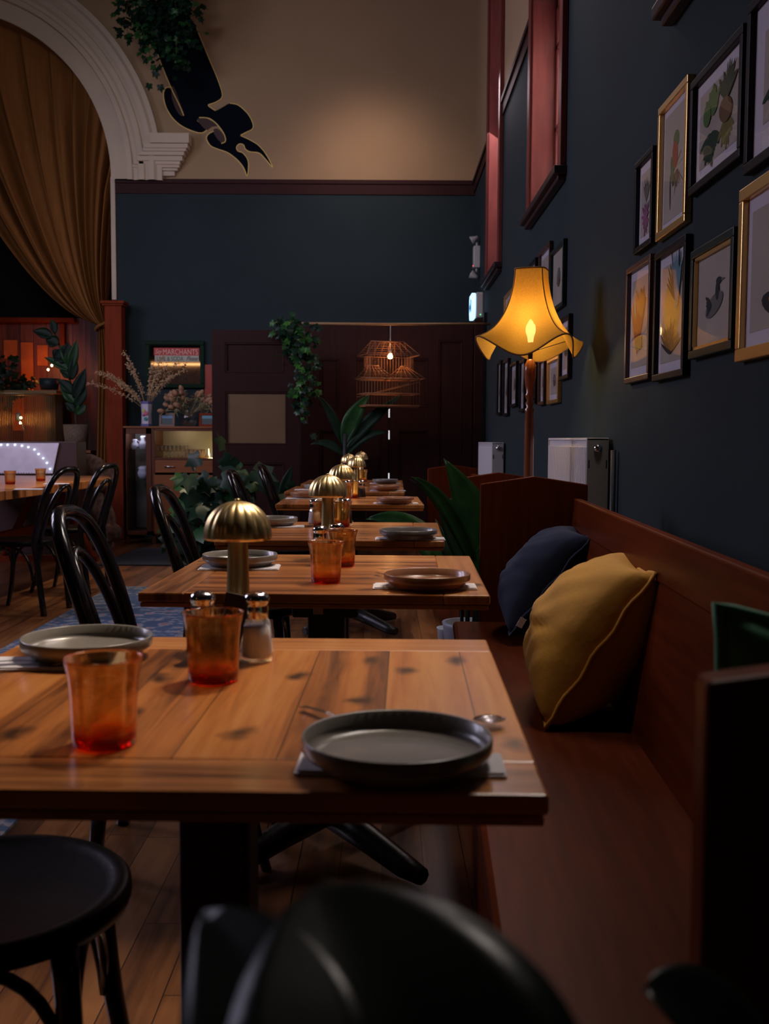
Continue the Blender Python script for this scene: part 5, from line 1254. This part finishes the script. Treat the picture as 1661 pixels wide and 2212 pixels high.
# stage hut: red boards, top beam, shelves
YH = 12.9
def hp(px, py, Y=YH): return P(px, py, Y=Y)
h0, h1 = hp(-150, 1010), hp(236, 688)
hut = thing('stage_hut', 'glowing red boarded hut wall on the dark stage behind the curtain', 'hut', (0, YH, 0))
obj('board_wall', bx(h0.x, h1.x, 0, .04, .30, h1.z), m_hut, hut)
bm = NB(); a = hp(-150, 696); b = hp(165, 688); box(bm, a.x, b.x, -.10, .0, a.z, b.z); c_ = hp(133, 760); d_ = hp(143, 700); box(bm, c_.x, d_.x, -.08, -.02, c_.z, d_.z); obj('top_beam', bm, m_post, hut, bevel=.006)
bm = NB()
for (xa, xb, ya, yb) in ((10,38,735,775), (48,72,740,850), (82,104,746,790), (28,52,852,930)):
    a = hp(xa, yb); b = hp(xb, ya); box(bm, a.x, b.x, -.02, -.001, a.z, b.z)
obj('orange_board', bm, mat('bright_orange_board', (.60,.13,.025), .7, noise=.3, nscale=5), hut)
a = hp(55, 851, 12.4); b = hp(133, 845, 12.4); bm = NB(); box(bm, hp(-200,850,12.4).x, b.x, 12.2, 12.5, a.z, b.z); tag(obj('plank_shelf', bm, mat('pale_shelf_plank', (.30,.19,.08), .6)), 'pale plank shelf above the wire bird cage on the stage', 'shelf')
bm = NB(); a = hp(108, 1000, 12.6); b = hp(140, 852, 12.6); box(bm, a.x, b.x, 12.5, 12.8, .3, b.z); tag(obj('dark_cupboard', bm, m_dark), 'dark cupboard between bird cage and potted rubber plant', 'cupboard')
# wire cage
YG = 12.0; ca, cb = P(-60, 958, Y=YG), P(106, 852, Y=YG); cg = thing('bird_cage', 'rectangular wire bird cage with small lights inside, on the left', 'cage', ((ca.x+cb.x)/2, YG, ca.z)); hw = (cb.x-ca.x)/2; hh = cb.z-ca.z
m_wire = mat('brass_wire', (.40,.30,.16), .4, metal=.7); bm = NB()
for i in range(46):
    x = -hw+2*hw*i/45
    for y in (-.2, .2): tube(bm, [(x,y,0), (x,y,hh)], .0022, 4, caps=False)
for i in range(1, 12):
    for x in (-hw, hw): tube(bm, [(x,-.2+.4*i/12,0), (x,-.2+.4*i/12,hh)], .0022, 4, caps=False)
obj('wires', bm, m_wire, cg)
for z in (0, hh): obj('wire_frame', tube(NB(), [(-hw,-.2,z),(hw,-.2,z),(hw,.2,z),(-hw,.2,z)], .007, 6, closed=True), m_wire, cg); obj('tray', bx(-hw, hw, -.2, .2, -.03, -.008), m_cabd, cg)
bm = NB(); lathe(bm, [(0,-.03),(.03,-.01),(.035,.03),(.02,.07),(0,.08)], 14); tube(bm, bez([(0,0,.0),(.05,0,-.06),(.07,0,-.16)], 6), [.018,.015,.012,.01,.008,.006,.004], 6); o = obj('toy_bird', bm, mat('white_and_dark_bird', (.25,.25,.26), .6), loc=tuple(P(40, 905, Y=YG))); tag(o, 'small figurine bird hanging inside the wire cage', 'bird figurine')
for nm_, lab, pp_, top_, Yb in (('cage', 'string with two tiny warm bulbs glowing inside the wire bird cage', ((45,903),(44,914)), (47,853), YG-.1), ('shelf', 'string with two small warm bulbs glowing above the plank shelf', ((104,799),(112,790)), (124,694), 12.3)):
    o0 = P(*top_, Y=Yb if nm_ == 'cage' else 12.83); ls = thing('light_string', lab, 'string lights', tuple(o0)); bm = NB(); tube(bm, [Vector((0,0,0))]+[P(x_, y_, Y=Yb)-o0 for x_, y_ in reversed(pp_)], .0018, 5); obj('wire', bm, m_blk, ls)
    for x_, y_ in pp_:
        bm = NB(); lathe(bm, [(0,-.012),(.010,-.006),(.013,.004),(.008,.014),(0,.018)], 12); obj('bulb', bm, emis('fairy_glow', (1.0,.66,.25), 22), ls, loc=tuple(P(x_, y_, Y=Yb)-o0))
point('stage_glow', tuple(P(45, 905, Y=12.3)), 3.4, (1.0,.36,.08), .08)
point('stage_glow_upper', tuple(P(90, 790, Y=12.45)), 3.6, (1.0,.33,.07), .08)
point('stage_glow_side', tuple(P(190, 800, Y=12.6)), 0.9, (1.0,.25,.08), .08)
# plants on the shelf (dark silhouettes) and basket rubber plant
ivy('shelf_plant', 'dark bushy plant on the plank shelf at the left edge of the stage', [A_(12.36, [(20,838),(10,810),(-10,785)], .09, 60), A_(12.36, [(30,838),(45,825),(60,830)], .05, 30)], .10, 21, [m_leafd])
cgp = P(93, 845, Y=12.3); bm = NB(); lathe(bm, [(0,0),(.10,0),(.12,.13),(.10,.13),(.09,.02),(0,.02)], 20); tag(obj('ribbed_pot', bm, mat('dark_ribbed_pot', (.02,.035,.045), .5), loc=(P(105,845,Y=12.3).x, 12.33, cgp.z+.02)), 'dark ribbed pot on the plank shelf under the small bulbs', 'pot')
YB = 11.9; bb = P(165, 972, Y=YB); pb = P(165, 917, Y=YB)
bk = thing('rubber_plant', 'tall rubber plant with dark leaves in a woven basket pot on the stage', 'plant', (bb.x, YB, bb.z)); r_b = 27*YB/F; hb = pb.z-bb.z
bm = NB(); lathe(bm, [(0,0),(r_b*.85,0),(r_b,hb),(r_b*.93,hb),(r_b*.8,.03),(0,.03)], 28); obj('basket', bm, m_terra, bk)
bm = NB(); lathe(bm, [(0,hb-.03),(r_b*.93,hb-.03)], 20); obj('soil', bm, mat('soil', (.02,.012,.008), .95), bk)
st1 = [P(x, y, Y=YB)-bk.location for x, y in ((166,925),(162,880),(155,820),(140,770),(115,715))]; bm = NB(); tube(bm, bez(st1, 12), .012, 6); obj('stem', bm, m_stem, bk)
for (x0_, y0_, x1_, y1_, w_) in ((118,720,110,690,.09),(112,728,70,715,.13),(125,745,98,735,.15),(130,755,118,782,.14),(140,770,148,740,.12),(145,780,115,770,.12),(150,800,95,772,.11),(150,800,165,735,.13),(155,820,160,768,.12),(155,815,128,800,.12),(158,850,124,820,.13),(160,860,185,795,.14),(162,870,130,838,.14),(163,880,187,835,.12),(160,890,140,870,.1),(165,895,185,875,.12),(150,790,130,745,.12)):
    leaf_px(bk, YB-.03, [(x0_,y0_), ((x0_+x1_)/2+3,(y0_+y1_)/2-4), (x1_,y1_)], w_, m_leafd if x0_ % 3 else m_leaf)
bm = NB(); box(bm, P(140,975,Y=YB).x, P(206,975,Y=YB).x, YB-.2, YB+.2, bb.z-.03, bb.z-.001); box(bm, P(145,990,Y=YB).x, P(200,990,Y=YB).x, YB-.1, YB+.15, .3, bb.z-.03); tag(obj('plant_stand', bm, m_cabw), 'wooden stand under the basket of the rubber plant', 'plant stand')
# driftwood
dw = NB(); rn = random.Random(31)
def dwf(cx_, cy_, rx, ry, seed, Y):
    c_ = P(cx_, cy_, Y=Y); k_ = Y/F
    def f(u_, v_):
        th = PI*v_; ph = 2*PI*u_; r = 1+.20*math.sin(3*ph+seed+5*v_)+.14*math.sin(7*ph+11*v_+seed)+.09*abs(math.sin(13*ph-15*v_))
        return (c_.x+rx*k_*r*math.sin(th)*math.cos(ph), Y+.5*rx*k_*r*math.sin(th)*math.sin(ph), c_.z+ry*k_*math.cos(th)*(1+.05*math.sin(5*ph)))
    return f
for q in ((190,1010,32,28,1),(215,1040,34,26,2),(222,1020,22,20,5),(205,1100,24,52,3),(228,1120,18,36,4),(225,1150,32,24,6),(195,1150,36,24,8),(170,1010,12,40,7),(205,1172,36,18,9)): grid(dw, dwf(*q, 10.25), 44, 30)
bmesh.ops.remove_doubles(dw, verts=dw.verts, dist=1e-5)
tag(obj('driftwood_trunk', dw, mat('weathered_driftwood', (.26,.15,.11), .9, noise=.65, nscale=16, bump=1.0, bscale=30)), 'gnarled weathered driftwood trunk standing before the stage post', 'driftwood')
# ================================================================== LEFT TABLE GROUP
lt = thing('dining_table', 'dining table at the left with thick timber top, before the lit box', 'table', (0,0,0))
poly = [(-2.51, 6.0), (-2.375, 9.05), (-2.55, 9.62), (-3.75, 9.62), (-3.75, 6.0)]; poly = [Vector((a, b, 0)) for a, b in poly]
lc = sum(poly, Vector())/len(poly); lt.location = (lc.x, lc.y, 0)
bm = NB(); prism(bm, [(p.x-lc.x, p.y-lc.y) for p in poly], 'z', .69, .75); obj('tabletop', bm, m_topX, lt, bevel=.004)
for sy in (-1.25, 1.15):
    bm = NB()
    for sx in (-1, 1): tube(bm, [(sx*.08, sy, .69), (sx*.40, sy, .03)], .035, 4)
    box(bm, -.44, .44, sy-.035, sy+.035, 0, .05); obj('leg_trestle', bm, m_post, lt)
obj('stretcher', bx(-.03, .03, -1.25, 1.15, .28, .36), m_post, lt, bevel=.004)
for px, py, lab in ((22, 1046, 'amber tumbler at the left edge of the left dining table'), (88, 1039, 'amber tumbler before the lit box on the left dining table')): copy_tree(g0, gpos(px, py), 0, lab)
for px, py, lab in ((62, 1058, 'white folded napkin on the left dining table'), (122, 1046, 'small white napkin at the right of the left dining table')):
    c_ = P(px, py, Z=.7505); tag(obj('napkin', bx(-.09,.09,-.05,.05,0,.006), m_nap, loc=c_, rot=(0,0,.2), bevel=.001), lab, 'napkin', 'napkins on the left table')
# lit box with a slanted pale panel
YL = 9.75; a, b = P(-120, 1030, Y=YL), P(165, 954, Y=YL); lb_ = thing('lit_panel_box', 'dark box with slanted pale lilac panel and a curve of small lights', 'light box', ((a.x+b.x)/2, YL, 0)); lx = lb_.location.x
obj('cabinet_body', bx(a.x-lx, b.x-lx, .02, .32, 0, b.z), mat('dark_box_wood', (.05,.02,.018), .5), lb_, bevel=.006)
bm = NB(); q = [P(-120, 1023, Y=YL), P(113, 1023, Y=YL), P(127, 957, Y=YL), P(-120, 957, Y=YL)]; prism(bm, [(p.x-lx, p.z) for p in q], 'y', .0, .018); obj('pale_panel', bm, mat('lilac_metal_panel', (.86,.80,.97), .4, metal=.0, noise=.12, nscale=9), lb_)
bm = NB()
for k in range(40): x = P(-115+5.7*k, 1022, Y=YL).x-lx; box(bm, x, x+.012, -.004, .0, q[0].z, q[0].z+.012)
obj('beaded_edge', bm, m_chrome, lb_)
for (px, py) in ((2,961),(16,961),(32,961),(47,963),(61,966),(74,971),(83,981),(93,990),(101,1000),(108,1013)):
    bm = NB(); lathe(bm, [(0,-.007),(.007,-.002),(.007,.002),(0,.007)], 10); pp = P(px, py, Y=YL-.01); obj('small_light', bm, emis('cool_bulbs', (.75,.95,1.0), 4.0), lb_, loc=(pp.x-lx, -.01, pp.z))
# ================================================================== RUGS
def rug_mat(name, base, c2, c3, sc):
    m, t, b = nt(name); tc = N(t, 'ShaderNodeTexCoord'); vo = N(t, 'ShaderNodeTexVoronoi'); vo.inputs['Scale'].default_value = sc; nz = N(t, 'ShaderNodeTexNoise'); nz.inputs['Scale'].default_value = sc*1.3; nz.inputs['Detail'].default_value = 6
    L(t, tc.outputs['Object'], vo.inputs[0]); L(t, tc.outputs['Object'], nz.inputs[0]); cr = N(t, 'ShaderNodeValToRGB'); e = cr.color_ramp.elements
    e[0].position = .25; e[0].color = rgb(c3); e[1].position = .75; e[1].color = rgb(base); k = e.new(.42); k.color = rgb(c2); k = e.new(.55); k.color = rgb(base)
    mx = N(t, 'ShaderNodeMath', operation='ADD'); ml = N(t, 'ShaderNodeMath', operation='MULTIPLY'); ml.inputs[1].default_value = .35; L(t, vo.outputs['Distance'], ml.inputs[0]); L(t, ml.outputs[0], mx.inputs[0]); L(t, nz.outputs[0], mx.inputs[1]); sb = N(t, 'ShaderNodeMath', operation='SUBTRACT'); sb.inputs[1].default_value = .15; L(t, mx.outputs[0], sb.inputs[0])
    L(t, sb.outputs[0], cr.inputs[0]); L(t, cr.outputs[0], b.inputs['Base Color']); b.inputs['Roughness'].default_value = .95; return m
rg = thing('runner_rug', 'blue patterned runner rug on the floor left of the tables', 'rug', (-1.52, 5.0, 0), .012)
obj('field', bx(-.38, .38, -2.7, 2.5, .001, .009), rug_mat('rug_field', (.035,.07,.15), (.20,.22,.28), (.26,.06,.05), 11), rg)
bm = NB(); box(bm, -.45, -.38, -2.8, 2.6, .001, .0092); box(bm, .38, .45, -2.8, 2.6, .001, .0092); box(bm, -.38, .38, 2.5, 2.6, .001, .0092); box(bm, -.38, .38, -2.8, -2.7, .001, .0092); obj('border', bm, rug_mat('rug_border', (.04,.075,.15), (.22,.20,.22), (.10,.08,.12), 22), rg)
bm = NB(); a, b = P(210, 1222, Z=0), P(300, 1186, Z=0); prism(bm, [(a.x, a.y), (a.x+1.3, a.y), (b.x+1.0, b.y), (b.x, b.y)], 'z', .001, .012)
tag(obj('floor_mat', bm, mat('slate_blue_mat', (.025,.035,.06), .95, noise=.2, nscale=40, bump=.3, bscale=200)), 'plain slate blue floor mat before the china cabinet', 'mat')
